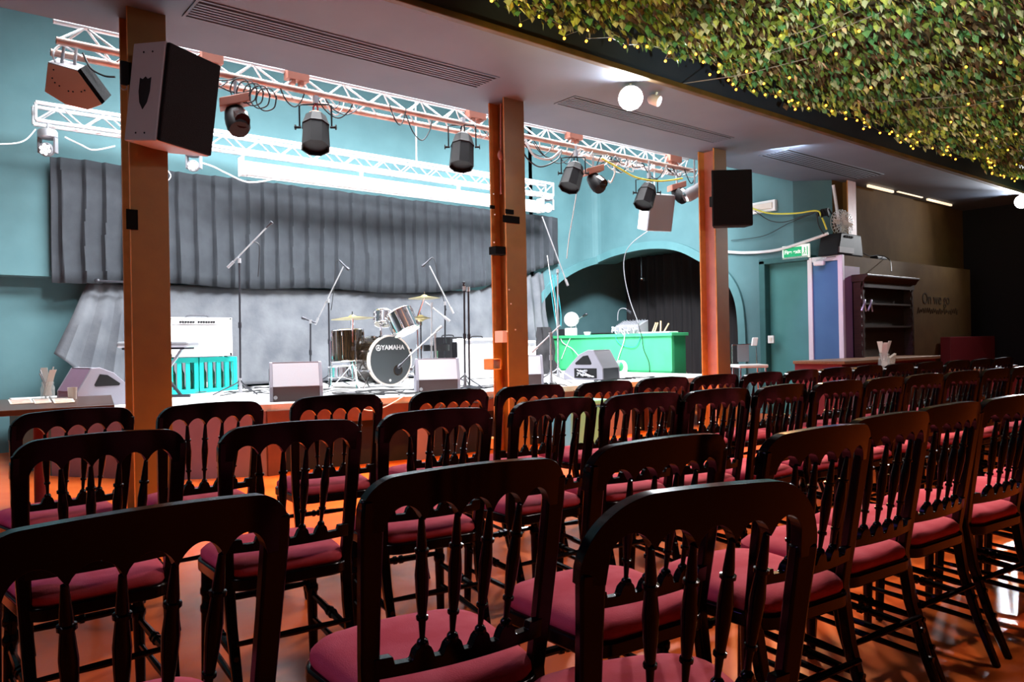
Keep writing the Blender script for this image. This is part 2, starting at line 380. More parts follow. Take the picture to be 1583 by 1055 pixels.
# ------------------------------------------------------------------ steel columns
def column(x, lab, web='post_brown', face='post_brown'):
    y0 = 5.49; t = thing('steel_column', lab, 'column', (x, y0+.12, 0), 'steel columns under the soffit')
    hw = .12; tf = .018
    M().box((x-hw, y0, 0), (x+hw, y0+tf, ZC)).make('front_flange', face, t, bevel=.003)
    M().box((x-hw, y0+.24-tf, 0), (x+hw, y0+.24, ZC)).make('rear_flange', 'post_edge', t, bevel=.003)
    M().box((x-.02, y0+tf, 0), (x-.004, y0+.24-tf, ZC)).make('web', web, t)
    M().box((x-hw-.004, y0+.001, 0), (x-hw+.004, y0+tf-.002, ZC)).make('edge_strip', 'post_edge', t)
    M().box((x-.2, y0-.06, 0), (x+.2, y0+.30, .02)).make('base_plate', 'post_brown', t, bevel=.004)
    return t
cx = [1.36, 4.545, 7.74, 10.93]
c1 = column(cx[0], 'brown steel column with a black patch, carrying the large tilted loudspeaker')
c2 = column(cx[1], 'brown steel column with black tape and small wall boxes, between two ceiling vents')
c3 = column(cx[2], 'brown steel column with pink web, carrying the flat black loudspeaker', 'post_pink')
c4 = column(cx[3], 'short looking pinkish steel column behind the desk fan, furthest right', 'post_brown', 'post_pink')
def patch(px0, py0, px1, py1, Y, name, mt, par, th=.004, lab=None):
    a = P(px0, (py0+py1)/2, 1, Y); b = P(px1, (py0+py1)/2, 1, Y); m_ = (px0+px1)/2
    z1 = P(m_, py0, 1, Y).z; z0 = P(m_, py1, 1, Y).z
    return M().box((a.x, Y-th, z0), (b.x, Y, z1)).make(name, mt, par, label=lab)
patch(195, 324, 213, 355, 5.488, 'patch', 'tape', c1, .006, 'black rectangular patch')
patch(777, 334, 803, 345, 5.488, 'tape', 'tape', c2, .004, 'black tape band')
patch(781, 324, 794, 331, 5.488, 'tape', 'tape', c2, .004)
patch(756, 383, 775, 395, 5.60, 'tape', 'tape', c2, .10)
patch(757, 318, 763, 323, 5.60, 'tape', 'tape', c2, .02)
o = patch(765, 512, 776, 530, 5.62, 'socket_box', 'pink_plastic', c2, .12, 'pink plastic socket box')
for (ya, yb) in ((555, 572), (678, 694)):
    a = P(762, (ya+yb)/2, 1, 5.52); b = P(775, (ya+yb)/2, 1, 5.52); zt = P(768, ya, 1, 5.52).z; zb = P(768, yb, 1, 5.52).z
    m = M(); q = .007
    m.box((a.x, 5.52, zb), (a.x+q, 5.66, zt)); m.box((b.x-q, 5.52, zb), (b.x, 5.66, zt)); m.box((a.x, 5.52, zt-q), (b.x, 5.66, zt)); m.box((a.x, 5.52, zb), (b.x, 5.66, zb+q))
    m.make('open_bracket', 'post_edge', c2, bevel=.002)
m = M()
for px, py in ((787, 448), (784, 513), (797, 510), (764, 375), (765, 332), (790, 470), (763, 300)):
    p = P(px, py, 1, 5.487); m.lathe(p+Vector((0, .003, 0)), p-Vector((0, .004, 0)), [(0, .008), (1, .006)], 8)
m.make('bolt_head', 'cream', c2)
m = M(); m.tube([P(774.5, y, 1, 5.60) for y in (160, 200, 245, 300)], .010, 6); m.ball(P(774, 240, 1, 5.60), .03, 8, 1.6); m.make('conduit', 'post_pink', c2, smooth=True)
m = M(); m.tube([P(1288, 286, 1, 5.55), P(1297, 345, 1, 5.55)], .022, 6); m.make('conduit', 'white_paint', c4, smooth=True, label='white diagonal pipe')
# ------------------------------------------------------------------ stage
front = [(1.0, 10.0), (1.02, 8.6), (1.12, 8.05), (1.42, 7.6), (1.78, 7.08), (2.13, 6.83), (2.6, 6.58), (3.18, 6.50), (3.97, 6.40), (4.72, 6.33), (5.67, 6.32), (6.8, 6.31), (8.3, 6.3)]
stg = thing('stage', 'low stage platform with white cluttered top and brown curved front', 'stage', (4.6, 6.4, 0))
poly = [Vector((x, y, ZS-.06)) for x, y in front]+[Vector((9.0, 6.3, ZS-.06)), Vector((9.2, 6.9, ZS-.06)), Vector((9.2, 10.0, ZS-.06))]
M().prism(poly, (0, 0, .06)).make('deck', 'stage_carpet', stg)
def facia(i, z0, z1, off, mt, name):
    a = Vector((*front[i], 0)); b = Vector((*front[i+1], 0)); d = (b-a).normalized(); n = Vector((d.y, -d.x, 0))
    a2 = a+n*off; b2 = b+n*off
    return M().prism([a2+Vector((0, 0, z0)), b2+Vector((0, 0, z0)), b2+Vector((0, 0, z1)), a2+Vector((0, 0, z1))], -n*.03).make(name, mt, stg)
for i in range(len(front)-1):
    left = i < 6
    facia(i, 0, ZS-.061, -.002 if left else -.12, 'plum_paint_purple_light' if 1 < i < 6 else ('teal_wall' if i < 2 else 'stage_dark'), 'front_panel')
    if not left: facia(i, ZS-.20, ZS-.06, .012, 'stage_brown', 'rail')
M().box((8.3, 6.29, 0), (8.9, 6.33, ZS-.06)).make('front_panel', 'stage_brown', stg)
for (xx, w_, mt) in ((2.56, .16, 'stage_brown'), (3.97, .14, 'plum_paint_purple_light'), (5.6, .08, 'stage_brown'), (6.5, .5, 'plum_paint_purple_light'), (7.3, .35, 'stage_brown')):
    yy = 6.58 if xx < 3 else (6.41 if xx < 4.5 else 6.325)
    M().box((xx, yy-.012, 0), (xx+w_, yy+.05, ZS-.2 if xx > 3 else ZS-.06)).make('post', mt, stg)
tag(M().box((8.45, 6.1, 0), (8.75, 6.25, .72)).make('box', 'red_paint'), 'small dark red box seen behind the front chairs by the third column', 'box')
# ------------------------------------------------------------------ curtains
def top_curt(u, v):
    x = 1.42+u*7.78; q = x/.215+.35*noise.noise(Vector((x*.8, 0, 0)))+.12*noise.noise(Vector((x*3, v*2, 0))); fr_ = q-math.floor(q)
    fold = .085*(fr_**.75*(1-max(0, fr_-.86)/.14))-.04
    zb = 1.93+.02*math.sin(x*3)
    if x > 6.6: zb += (x-6.6)**1.3*.17
    zt = 3.34+.005*math.sin(x*8)
    y = 9.94+fold*(1-.35*v)*(1+.25*noise.noise(Vector((x*4, v*3, 0))))-.12*v*0
    xx = x+.03*noise.noise(Vector((x*2, v*1.5, 3)))*(1-v)
    return Vector((xx, y, zb+(zt-zb)*v))
tag(M().grid(top_curt, 720, 10).make('valance_curtain', 'grey_curtain', smooth=True, solid=.006), 'wide pleated grey curtain hanging high along the back wall', 'curtain')
def drape(u, v):
    x = 1.80+u*7.10; zt = 1.94 if x < 6.6 else 1.94+(x-6.6)**1.3*.15
    xb = x
    if u < .12: xb = x-(.12-u)*3.2*(1-v)*1.0; 
    zb = ZS+.03 if u > .05 else ZS+.03+(.05-u)*9
    n = noise.noise(Vector((x*1.1+(1-v)*1.2, v*1.6, 1)))*.11+noise.noise(Vector((x*3+2*(1-v), v*2, 4)))*.04
    if u < .1: n += .05*math.sin(x*2*PI/.16)
    if u > .9: n += .06*math.sin(x*2*PI/.2)
    sag = .1*math.sin(PI*min(max((x-3.5)/3, 0), 1))
    return Vector((xb, 10.05+n*(.3+.7*(1-v))*1.0-.22*(1-v), zb+(zt-.0-zb)*v))
tag(M().grid(drape, 220, 26).make('lower_drape', 'grey_drape', smooth=True, solid=.004), 'loose wrinkled grey cloth drape hung under the pleated curtain', 'drape')
m = M(); m.tube([P(146, 434, 1, 9.84), P(205, 437, 1, 9.84)], .014); m.ball(P(150, 434, 1, 9.84), .03, 8); tag(m.make('drape_rail', 'stand_dark'), 'thin dark rail holding the loose grey drape', 'rail')
def alc_curt2(u, v):
    y = 6.6+u*4.3; return Vector((12.0+.05*math.sin(y*2*PI/.22), y, 2.85*v))
m = M(); m.grid(alc_curt2, 180, 2); tag(m.make('alcove_curtain', 'black_curtain', smooth=True), 'black pleated curtain closing the arched alcove behind the green counter', 'curtain')
# black cloth bundle at the right drape edge
m = M(); rr = random.Random(3)
def bundle(u, v):
    a = u*2*PI; z = ZS+v*.75; r = .30*(1-v*.55)*(1+.35*math.sin(a*5+v*6)*.6+.3*noise.noise(Vector((math.cos(a)*2, math.sin(a)*2, v*5))))
    return bc+Vector((r*math.cos(a)*.8, r*math.sin(a)*.6, z))
bc = P(848, 590, 2, ZS); bc = Vector((bc.x*0.985, bc.y*.985, 0))
bc = Vector((8.15, 9.2, 0))
m.grid(bundle, 48, 16); tag(m.make('cloth_bundle', 'black_curtain', smooth=True), 'crumpled black cloth bundle at the right end of the grey drape', 'cloth')
# ------------------------------------------------------------------ trusses
def truss(lab, x0, x1, y, zt, sec, tri, rchord, tubes=None):
    t = thing('lighting_truss', lab, 'truss', ((x0+x1)/2, y, zt))
    ch = 'alu'
    if tri:
        tops = [(y, zt)]; bots = [(y-.12, zt-sec), (y+.14, zt-sec-.01)]
    else:
        tops = [(y-sec/2, zt), (y+sec/2, zt)]; bots = [(y-sec/2, zt-sec), (y+sec/2, zt-sec)]
    for (yy, zz) in tops: M().cyl((x0, yy, zz), (x1, yy, zz), rchord, seg=10).make('chord', ch, t, smooth=True)
    for (yy, zz) in bots: M().cyl((x0, yy, zz), (x1, yy, zz), rchord*(1.3 if tri else 1), seg=10).make('chord', 'tube_warm_lit' if tri else ch, t, smooth=True)
    n = int((x1-x0)/(sec*1.15)); st = (x1-x0)/n
    faces = [(tops[0], bots[0]), (tops[-1], bots[-1])] if not tri else [(tops[0], bots[0]), (tops[0], bots[1])]
    for fi, (A, B) in enumerate(faces):
        pr = [None, None]
        for k in range(n):
            up_ = k % 2 == 0; xa = x0+k*st
            if pr[k % 2] is None:
                a, b = (B, A) if up_ else (A, B)
                pr[k % 2] = (M().cyl((xa, a[0], a[1]), (xa+st, b[0], b[1]), rchord*.42, seg=6).make('brace', ch, t, smooth=True), xa)
            else:
                o0, xr = pr[k % 2]; c = o0.copy(); COL.objects.link(c); c.parent = t; c.location.x += xa-xr
    if not tri:
        mm = M()
        for k in range(n): mm.cyl((x0+k*st, y-sec/2, zt-sec), (x0+(k+1)*st, y+sec/2, zt-sec), rchord*.4, seg=5)
        mm.make('bottom_lacing', ch, t, smooth=True)
        mm = M()
        for xx in (x0, x1):
            mm.cyl((xx, y-sec/2, zt), (xx, y-sec/2, zt-sec), rchord*.7, seg=6); mm.cyl((xx, y+sec/2, zt), (xx, y+sec/2, zt-sec), rchord*.7, seg=6)
        mm.make('end_frame', ch, t, smooth=True)
    else:
        mm = M()
        for k in range(n): mm.cyl((x0+k*st, bots[0][0], zt-sec), (x0+(k+1)*st, bots[1][0], zt-sec), rchord*.4, seg=5)
        mm.make('bottom_lacing', ch, t, smooth=True)
    return t
T1Y = 6.75; T1Z = 3.68; 
t1 = truss('front lighting truss over the stage edge with two warm-lit bottom tubes', 1.0, 8.75, T1Y, T1Z, .19, True, .022)
T2Y = 9.3
a = P(55, 165, 1, T2Y-.09); b = P(855, 281, 1, T2Y-.09)
t2 = truss('rear white lattice truss above the grey curtain', a.x, b.x, T2Y, 3.72, .185, False, .022)
m = M()
for (px, py) in ((644, 196),): 
    p = P(px, 262, 1, T2Y); m.cyl((p.x, T2Y, 3.75), (p.x, T2Y, 5.25), .012, seg=6)
m.make('drop_rod', 'alu', t2)
for (x0, y0, x1, y1) in ((310, 82, 343, 97), (442, 111, 475, 124), (722, 172, 748, 183), (877, 205, 897, 214), (1032, 241, 1050, 250)):
    Yc = T1Y-.04; p = P((x0+x1)/2, (y0+y1)/2, 1, Yc); hx = (P(x1, y0, 1, Yc).x-P(x0, y0, 1, Yc).x)/2
    m = M(); m.box((p.x-hx, Yc-.05, p.z-.05), (p.x+hx, Yc+.05, p.z+.045)); m.box((p.x-hx*.6, Yc-.03, p.z-.09), (p.x-hx*.2, Yc+.03, p.z-.05)); m.box((p.x+hx*.2, Yc-.03, p.z-.09), (p.x+hx*.6, Yc+.03, p.z-.05))
    m.make('clamp_box', 'clamp_brown', t1, bevel=.004)
# projection screen casing under the rear truss
a = P(374, 260, 1, 9.25); b = P(835, 330, 1, 9.25); z1 = P(374, 250, 1, 9.25).z; z0 = P(374, 271, 1, 9.25).z
sc_ = thing('screen_casing', 'long white projection screen casing slung under the rear truss', 'screen casing', ((a.x+b.x)/2, 9.25, z0))
M().box((a.x, 9.17, z0), (b.x, 9.33, z1)).make('casing', 'screen_case', sc_, bevel=.015)
M().box((a.x-.02, 9.16, z0-.01), (a.x, 9.34, z1+.06)).make('end_cap', 'screen_case', sc_, bevel=.006); M().box((b.x, 9.16, z0-.01), (b.x+.02, 9.34, z1+.06)).make('end_cap', 'screen_case', sc_, bevel=.006)
M().box((a.x+.05, 9.2, z0-.02), (b.x-.05, 9.23, z0)).make('hem_bar', 'alu', sc_)
m = M()
for xx in (a.x+1.6, a.x+3.2): m.box((xx, 9.22, z1), (xx+.03, 9.28, 3.53))
m.make('hanger', 'alu', sc_)
# ------------------------------------------------------------------ loudspeakers (local: front -Y)
def speaker(name, lab, wid, hei, dep, loc, rz, tilt, mside='silver_box', mfront='grille_black', grp=None, handle=True, rollx=0, taper=.22):
    t = thing(name, lab, 'loudspeaker', (0, 0, 0), grp)
    tw = wid*(1-taper)/2
    poly = [(-wid/2, -dep/2, -hei/2), (wid/2, -dep/2, -hei/2), (tw, dep/2, -hei/2), (-tw, dep/2, -hei/2)]
    M().prism(poly, (0, 0, hei)).make('cabinet', mside, t, bevel=.008)
    M().box((-wid/2+.006, -dep/2-.028, -hei/2+.006), (wid/2-.006, -dep/2, hei/2-.006)).make('grille', mfront, t, bevel=.01)
    if handle:
        for s in (-1, 1):
            sh = [(-.045, .07), (-.02, .062), (0, .075), (.02, .062), (.045, .07), (.045, .0), (.03, -.055), (0, -.09), (-.03, -.055), (-.045, 0)]
            xa = Vector((s*wid/2, -dep/2, 0)); xb = Vector((s*tw, dep/2, 0)); d = (xb-xa).normalized(); n = Vector((d.y*s, -d.x*s, 0)); n = n if n.x*s > 0 else -n
            c = (xa+xb)/2
            M().prism([c+d*(u*1.25)+Vector((0, 0, v_*1.25))+n*.003 for u, v_ in sh], -n*.008).make('handle_recess', 'black_plastic', t)
            mm = M()
            for (u, v_) in ((-.1, .4), (.1, -.42), (-.1, -.42), (.1, .4)):
                p = c+d*u*dep*1.4+Vector((0, 0, v_*hei)); mm.cyl(p, p+n*.004, .006, seg=6)
            mm.make('screw', 'black_plastic', t)
    t.rotation_euler = (tilt, rollx, rz); t.location = loc
    return t
s1 = speaker('wall_loudspeaker', 'large loudspeaker with grey side and black grille tilted on the left column', .46, .62, .32, (0, 0, 0), 0, 0)
ctr = Q(262, 156, 5.02)
# grille normal points to the right of the view, slightly towards the viewer
s1.rotation_euler = (math.radians(9), math.radians(0), math.radians(-60)+PI/2); s1.location = ctr
s2 = speaker('wall_loudspeaker', 'flat black loudspeaker mounted on the third steel column', .46, .64, .16, Q(1129, 308, 8.75), math.radians(-41), 0, 'black_plastic')
s3 = speaker('hanging_loudspeaker', 'grey loudspeaker hanging under the right end of the front truss', .40, .50, .3, Q(1012, 328, 10.5), math.radians(-18), math.radians(14), 'white_paint', 'grey_box', handle=False)
m = M(); p = Q(1012, 303, 10.5); m.cyl(p, (p.x, p.y, 5.25), .012, seg=8); rod = m.make('hanging_rod', 'alu'); tag(rod, 'short rod holding the grey hanging loudspeaker', 'rod')
br = thing('speaker_bracket', 'black wall bracket with eye bolts holding the tilted loudspeaker', 'bracket', Q(196, 118, 5.1))
bp = Q(196, 118, 5.1)
M().box((bp.x-.05, bp.y-.04, bp.z-.08), (bp.x+.10, 5.49, bp.z+.08)).make('arm', 'black_plastic', br, bevel=.006)
m = M(); m.torus((bp.x-.03, bp.y-.05, bp.z-.09), (0, 1, 0), .02, .005, 12, 6); m.torus((bp.x+.05, bp.y-.05, bp.z-.09), (0, 1, 0), .02, .005, 12, 6); m.make('eye_bolt', 'steel', br, smooth=True)
br = thing('speaker_bracket', 'black bracket between the third column and the flat black loudspeaker', 'bracket', (7.65, 5.4, 2.6))
pp = Q(1125, 308, 8.84); M().box((pp.x-.03, pp.y, pp.z-.06), (pp.x+.03, 5.49, pp.z+.06)).make('arm', 'black_plastic', br)
# left hanging wedge speaker, amber light on its side put into the cabinet colour
base = [(74, 97), (119.5, 109.7), (157.7, 161.4), (135.5, 170), (101, 161.4), (69, 141.7)]
D0 = 5.75
pl = [Q(x, y, D0) for x, y in base]; ext = Q(168, 151, 6.15)-Q(157.7, 161.4, D0)
hs = thing('hanging_loudspeaker', 'angular amber-lit loudspeaker hanging at the left end of the front truss', 'loudspeaker', sum(pl, Vector())/6)
mat('amber_lit_side', (.75, .34, .22), .6, bump=.1, bscale=90)
M().prism(pl, ext).make('cabinet', 'amber_lit_side', hs, bevel=.005)
fa = [pl[1]+(pl[0]-pl[1])*0.0, pl[2]]; nrm = (Q(130, 100, D0)-Q(119.5, 109.7, D0)).normalized()*.03
M().prism([pl[1], pl[2], pl[2]+ext, pl[1]+ext], nrm).make('grille', 'grille_black', hs)
M().prism([pl[0], pl[1], pl[1]+ext, pl[0]+ext], Vector((0, 0, .006))).make('rear_panel', 'silver_box', hs)
m = M()
for (x, y) in ((83, 108), (81, 121), (85, 128), (92, 133), (106, 141), (113, 142), (126, 142), (131, 140)):
    p = Q(x, y, D0-.002); m.cyl(p, p-FW*.004, .006, seg=6)
m.make('screw', 'black_plastic', hs)
m = M(); m.cyl(Q(95, 100, 5.9), Q(100, 66, 5.9), .012, seg=6); m.cyl(Q(115, 104, 6.0), Q(118, 72, 6.0), .012, seg=6); m.make('hanger', 'steel', hs)
# ------------------------------------------------------------------ stage lanterns
def par(lab, x0, y0, x1, y1, depth, lean=0.0, glow=False):
    depth = (P((x0+x1)/2, y0, 1, T1Y-.12)-CAM).dot(FW)
    cxp, w_ = (x0+x1)/2, (x1-x0)/CF*depth*.5
    top = Q(cxp-lean*8, y0+ (y1-y0)*.30, depth); bot = Q(cxp+lean*4, y1, depth-.12)
    t = thing('par_lantern', lab, 'stage light', top, 'black octagonal can lanterns on the front truss')
    r = w_*.80
    M().lathe(top, bot, [(0, r*.55), (.04, r*.72), (.28, r*.92), (.34, r*.98), (.36, r*.92), (1, r*1.0), (1, r*.92), (.9, r*.88)], 8).make('can', 'par_black', t)
    M().cyl(top+(top-bot)*.005, top+(top-bot)*.03, r*.52, seg=12).make('end_cap', 'par_glow' if glow else 'white_paint', t)
    s = (bot-top); side = RT
    cl = Q(cxp-lean*8, y0+2, depth)
    piv = top+s*.36
    m = M(); m.tube([piv-side*r*1.1, piv-side*r*1.1+Vector((0, 0, (cl.z-piv.z)*.85)), cl-side*r*.9+Vector((0,0,-.01)), cl+side*r*.9+Vector((0,0,-.01)), piv+side*r*1.1+Vector((0, 0, (cl.z-piv.z)*.85)), piv+side*r*1.1], .008, 6)
    m.make('yoke', 'black_plastic', t)
    m = M(); m.cyl(piv-side*r*1.0, piv-side*r*1.35, .012, seg=8); m.cyl(piv-side*r*1.35, piv-side*r*1.42, .026, seg=8); m.cyl(piv+side*r*1.0, piv+side*r*1.35, .012, seg=8); m.cyl(piv+side*r*1.35, piv+side*r*1.42, .026, seg=8); m.make('knob', 'black_plastic', t)
    m = M(); m.box(cl-Vector((.02, .02, 0)), cl+Vector((.02, .02, .07))); m.cyl(cl, (cl.x, cl.y, max(cl.z+.07, T1Z-.19)), .012, seg=8); m.make('clamp', 'steel', t)
    m = M(); m.tube([top+side*.02, top+side*.02+Vector((0, 0, .08)), cl+Vector((.0, 0, .04))], .009, 6); m.tube([top-side*.02, top-side*.02+Vector((0, 0, .08)), cl], .009, 6); m.make('flex', 'red_paint' if glow else 'cable_black', t)
    return t
par('can lantern with glowing white cap, nearest and largest, left of centre', 460, 158, 516, 229, 6.75, 0, True)
par('can lantern beside the middle steel column', 690, 190, 738, 258, 7.9, -.2)
par('can lantern tilted left, first right of the middle column', 862, 240, 904, 291, 9.0, -.9)
par('can lantern in front of the grey hanging loudspeaker', 978, 274, 1016, 318, 9.9, -.8)
def head(lab, x0, y0, x1, y1, depth):
    depth = (P((x0+x1)/2, y0, 1, T1Y-.12)-CAM).dot(FW)
    c = Q((x0+x1)/2, y0*.4+y1*.6, depth); r = (x1-x0)/CF*depth*.42; tp = Q((x0+x1)/2-2, y0, depth)
    t = thing('scanner_light', lab, 'stage light', tp, 'small black moving lights on the front truss')
    M().obox(tp-Vector((0, 0, .03)), (.8, -.3, .25), (.3, .8, 0), (0, 0, 1), r*1.3, r*.8, .04).make('bracket', 'clamp_brown', t, bevel=.008)
    M().lathe(c+Vector((0, .05, r*.9)), c-Vector((.02, .12, r*1.1)), [(0, r*.5), (.1, r*.85), (.5, r), (.85, r*.95), (1, r*.8)], 12).make('housing', 'par_black', t, smooth=True)
    M().lathe(c+Vector((0, -.07, 0)), c+Vector((-.01, -.17, -.05)), [(0, r*.85), (1, r*.62)], 12).make('lens', 'black_gloss', t)
    m = M(); m.tube([tp, Vector((tp.x, tp.y, max(tp.z+.05, T1Z-.19)))], .014); m.make('clamp', 'steel', t)
head('scanner light just right of the large tilted loudspeaker', 344, 152, 388, 208, 6.4)
head('small scanner light right of the tilted can lantern', 905, 260, 933, 297, 9.2)
head('small scanner light near the right column, above the grey loudspeaker', 1036, 285, 1060, 311, 10.0)
t = thing('tube_lantern', 'grey cylindrical lantern lying slanted beside the third column', 'stage light', Q(1072, 295, 10.0))
M().lathe(Q(1060, 305, 10), Q(1088, 288, 10), [(0, .07), (.1, .085), (.3, .09), (1, .08)], 14).make('barrel', 'grey_box', t, smooth=True)
M().cyl(Q(1074, 293, 10), (Q(1074, 293, 10).x, Q(1074, 293, 10).y, 3.5), .012, seg=6).make('hanger', 'steel', t)
M().lathe(Q(1057.5, 306.5, 10), Q(1060, 305, 10), [(0, .055), (1, .075)], 14).make('lens', 'chrome', t, smooth=True)
def moving(lab, px, py, depth, s=1.0):
    depth = (P(px, py, 1, T2Y-.09)-CAM).dot(FW)
    c = Q(px, py, depth); t = thing('moving_head', lab, 'stage light', c+Vector((0, 0, .17*s)), 'small moving head lights with lens clusters')
    m = M(); m.lathe(c+Vector((0, 0, .22*s)), c+Vector((0, 0, .12*s)), [(0, .085*s), (.2, .10*s), (.8, .10*s), (1, .07*s)], 16); m.cyl(c+Vector((0, 0, .2*s)), (c.x, c.y, 3.54), .012, seg=6); m.make('base', 'steel', t, smooth=True)
    for k in (-1, 1): M().obox(c+RT*k*.088*s+Vector((0, 0, .05*s)), RT, FW, (0, 0, 1), .012*s, .03*s, .085*s).make('yoke', 'grey_box', t, bevel=.004)
    f = (-FW+Vector((0, 0, -.1))).normalized()
    M().lathe(c-f*.05*s, c+f*.05*s, [(0, .045*s), (.3, .07*s), (.85, .078*s), (1, .072*s)], 18).make('head', 'grey_box', t, smooth=True)
    u = f.orthogonal().normalized(); v_ = f.cross(u)
    for k in range(7):
        d = Vector() if k == 6 else (u*math.cos(k*PI/3)+v_*math.sin(k*PI/3))*.045*s
        M().lathe(c+f*.05*s+d, c+f*.058*s+d, [(0, .020*s), (1, .017*s)], 10).make('lens', 'led_white', t)
moving('moving head with seven white lenses at the left end of the rear truss', 74, 232, 7.7, .95)
moving('moving head with white lenses below the large tilted loudspeaker', 300, 257, 8.6, .9)
moving('moving head hanging at the right end of the rear truss', 847, 322, 12.2, 1.0)
# spotlight on the soffit
def soffit_spot(lab, px, py, target, e, r=.11):
    p = P(px, py, 2, ZC-.13); t = thing('ceiling_spotlight', lab, 'spotlight', p, 'bright white spotlights on the soffit edge')
    d = (Vector(target)-p).normalized()
    M().lathe(p-d*.10, p+d*.0, [(0, r*.55), (.15, r*.9), (1, r)], 16).make('housing', 'white_paint', t, smooth=True)
    M().cyl(p+d*.001, p+d*.006, r*.92, seg=16).make('lens', 'lamp_white', t)
    M().cyl(p-d*.05, Vector((p.x, p.y, ZC)), .010, seg=8).make('stem', 'white_paint', t)
    spot('spot_beam', p+d*.03, target, e, (.95, .97, 1), 84, .6, .05)
    return t
soffit_spot('dazzling white ceiling spotlight beside the second vent', 975, 152, (1.8, 1.0, .3), 330)
soffit_spot('dazzling white ceiling spotlight at the right edge of the view', 1580, 312, (3.6, 1.2, .2), 600)
t = thing('ceiling_spotlight', 'small unlit white spotlight right of the dazzling one', 'spotlight', P(1016, 156, 2, ZC-.08), 'bright white spotlights on the soffit edge')
p = P(1016, 156, 2, ZC-.08); d = Vector((.3, -.7, -.35)).normalized()
M().lathe(p-d*.09, p+d*.02, [(0, .025), (.2, .045), (1, .05)], 16).make('housing', 'white_paint', t, smooth=True)
M().cyl(p+d*.02, p+d*.024, .045, seg=16).make('lens', 'led_white', t); M().cyl(p-d*.04, Vector((p.x, p.y, ZC)), .01, seg=8).make('stem', 'white_paint', t)
# ------------------------------------------------------------------ stage wedges (local: front -Y, base z=0)
def wedge(lab, wid, loc, rz, s=1.0, front_m='wedge_front', low='wedge_brown', side='wedge_side', conn=False):
    t = thing('floor_monitor', lab, 'stage monitor', (0, 0, 0), 'wedge monitors on the stage')
    pr = [(0, 0), (0, .135), (.13, .36), (.20, .365), (.33, .31), (.56, .09), (.56, 0)]
    pr = [(a*s, b*s) for a, b in pr]
    th = .03
    for sx in (-1, 1):
        x = sx*wid/2
        M().prism([(x, a, b) for a, b in pr], (-sx*th, 0, 0)).make('side_panel', side, t, bevel=.006)
        sh = [(.20, .30), (.27, .29), (.385, .205), (.375, .185), (.16, .185), (.15, .20)]
        M().prism([(x+sx*.003, a*s, b*s) for a, b in sh], (-sx*.01, 0, 0)).make('handle_recess', 'black_plastic', t)
    pi = [(a*.97+.008*s, b*.97) for a, b in pr]
    M().prism([(-wid/2+th, a, b) for a, b in pi], (wid-2*th, 0, 0)).make('cabinet', low, t)
    M().prism([(-wid/2+th, .004*s, .142*s), (-wid/2+th, .126*s, .352*s), (-wid/2+th, .145*s, .34*s), (-wid/2+th, .02*s, .13*s)], (wid-2*th, 0, 0)).make('grille', front_m, t)
    M().box((-wid/2+th, .13*s, .352*s), (wid/2-th, .20*s, .362*s)).make('top_panel', side, t)
    if conn:
        M().box((-wid/2-.002, .08*s, .02*s), (-wid/2+.004, .40*s, .14*s)).make('socket_plate', 'black_plastic', t)
        mm = M(); rr = random.Random(2)
        for k in range(14): mm.cyl((-wid/2-.002, (.11+.26*rr.random())*s, (.035+.09*rr.random())*s), (-wid/2-.03, (.11+.26*rr.random())*s, (.03+.09*rr.random())*s), .008, seg=6)
        mm.make('plug', 'steel', t)
    else:
        M().cyl((-wid/2+.05, -.004, .04), (-wid/2+.05, .004, .04), .018, seg=10).make('socket', 'steel', t)
    t.rotation_euler = (0, 0, rz); t.location = loc
    return t
def onstage(px, py): return P(px, py, 2, ZS)
W1 = P(457, 600, 1, 6.72)
def wpx(lab, x0, x1, Y, rz, **k):
    c = P((x0+x1)/2, 600, 1, Y); d = (c-CAM).dot(FW); return wedge(lab, (x1-x0)/CF*d*.98, (c.x, Y, ZS), math.radians(rz), **k)
wpx('pale floor monitor at the stage front between amplifier crates and drums', 418, 499, 6.74, -21, s=1.0)
wpx('pale floor monitor directly right of the bass drum', 643, 713, 6.66, -29, s=.98)
wpx('grey floor monitor half hidden behind the middle steel column', 772, 842, 6.8, -36, s=.98)
wedge('floor monitor turned sideways at the far left stage corner', .50, (1.24, 7.98, ZS), math.radians(-80), .96, 'plum_paint_purple_light', 'plum_paint_purple_light')  # purple light on its front put into the plum colour
wedge('floor monitor with sockets showing, in front of the green counter', .46, (7.38, 7.0, ZS), math.radians(14), 1.08, 'grey_box', 'stand_dark', conn=True)
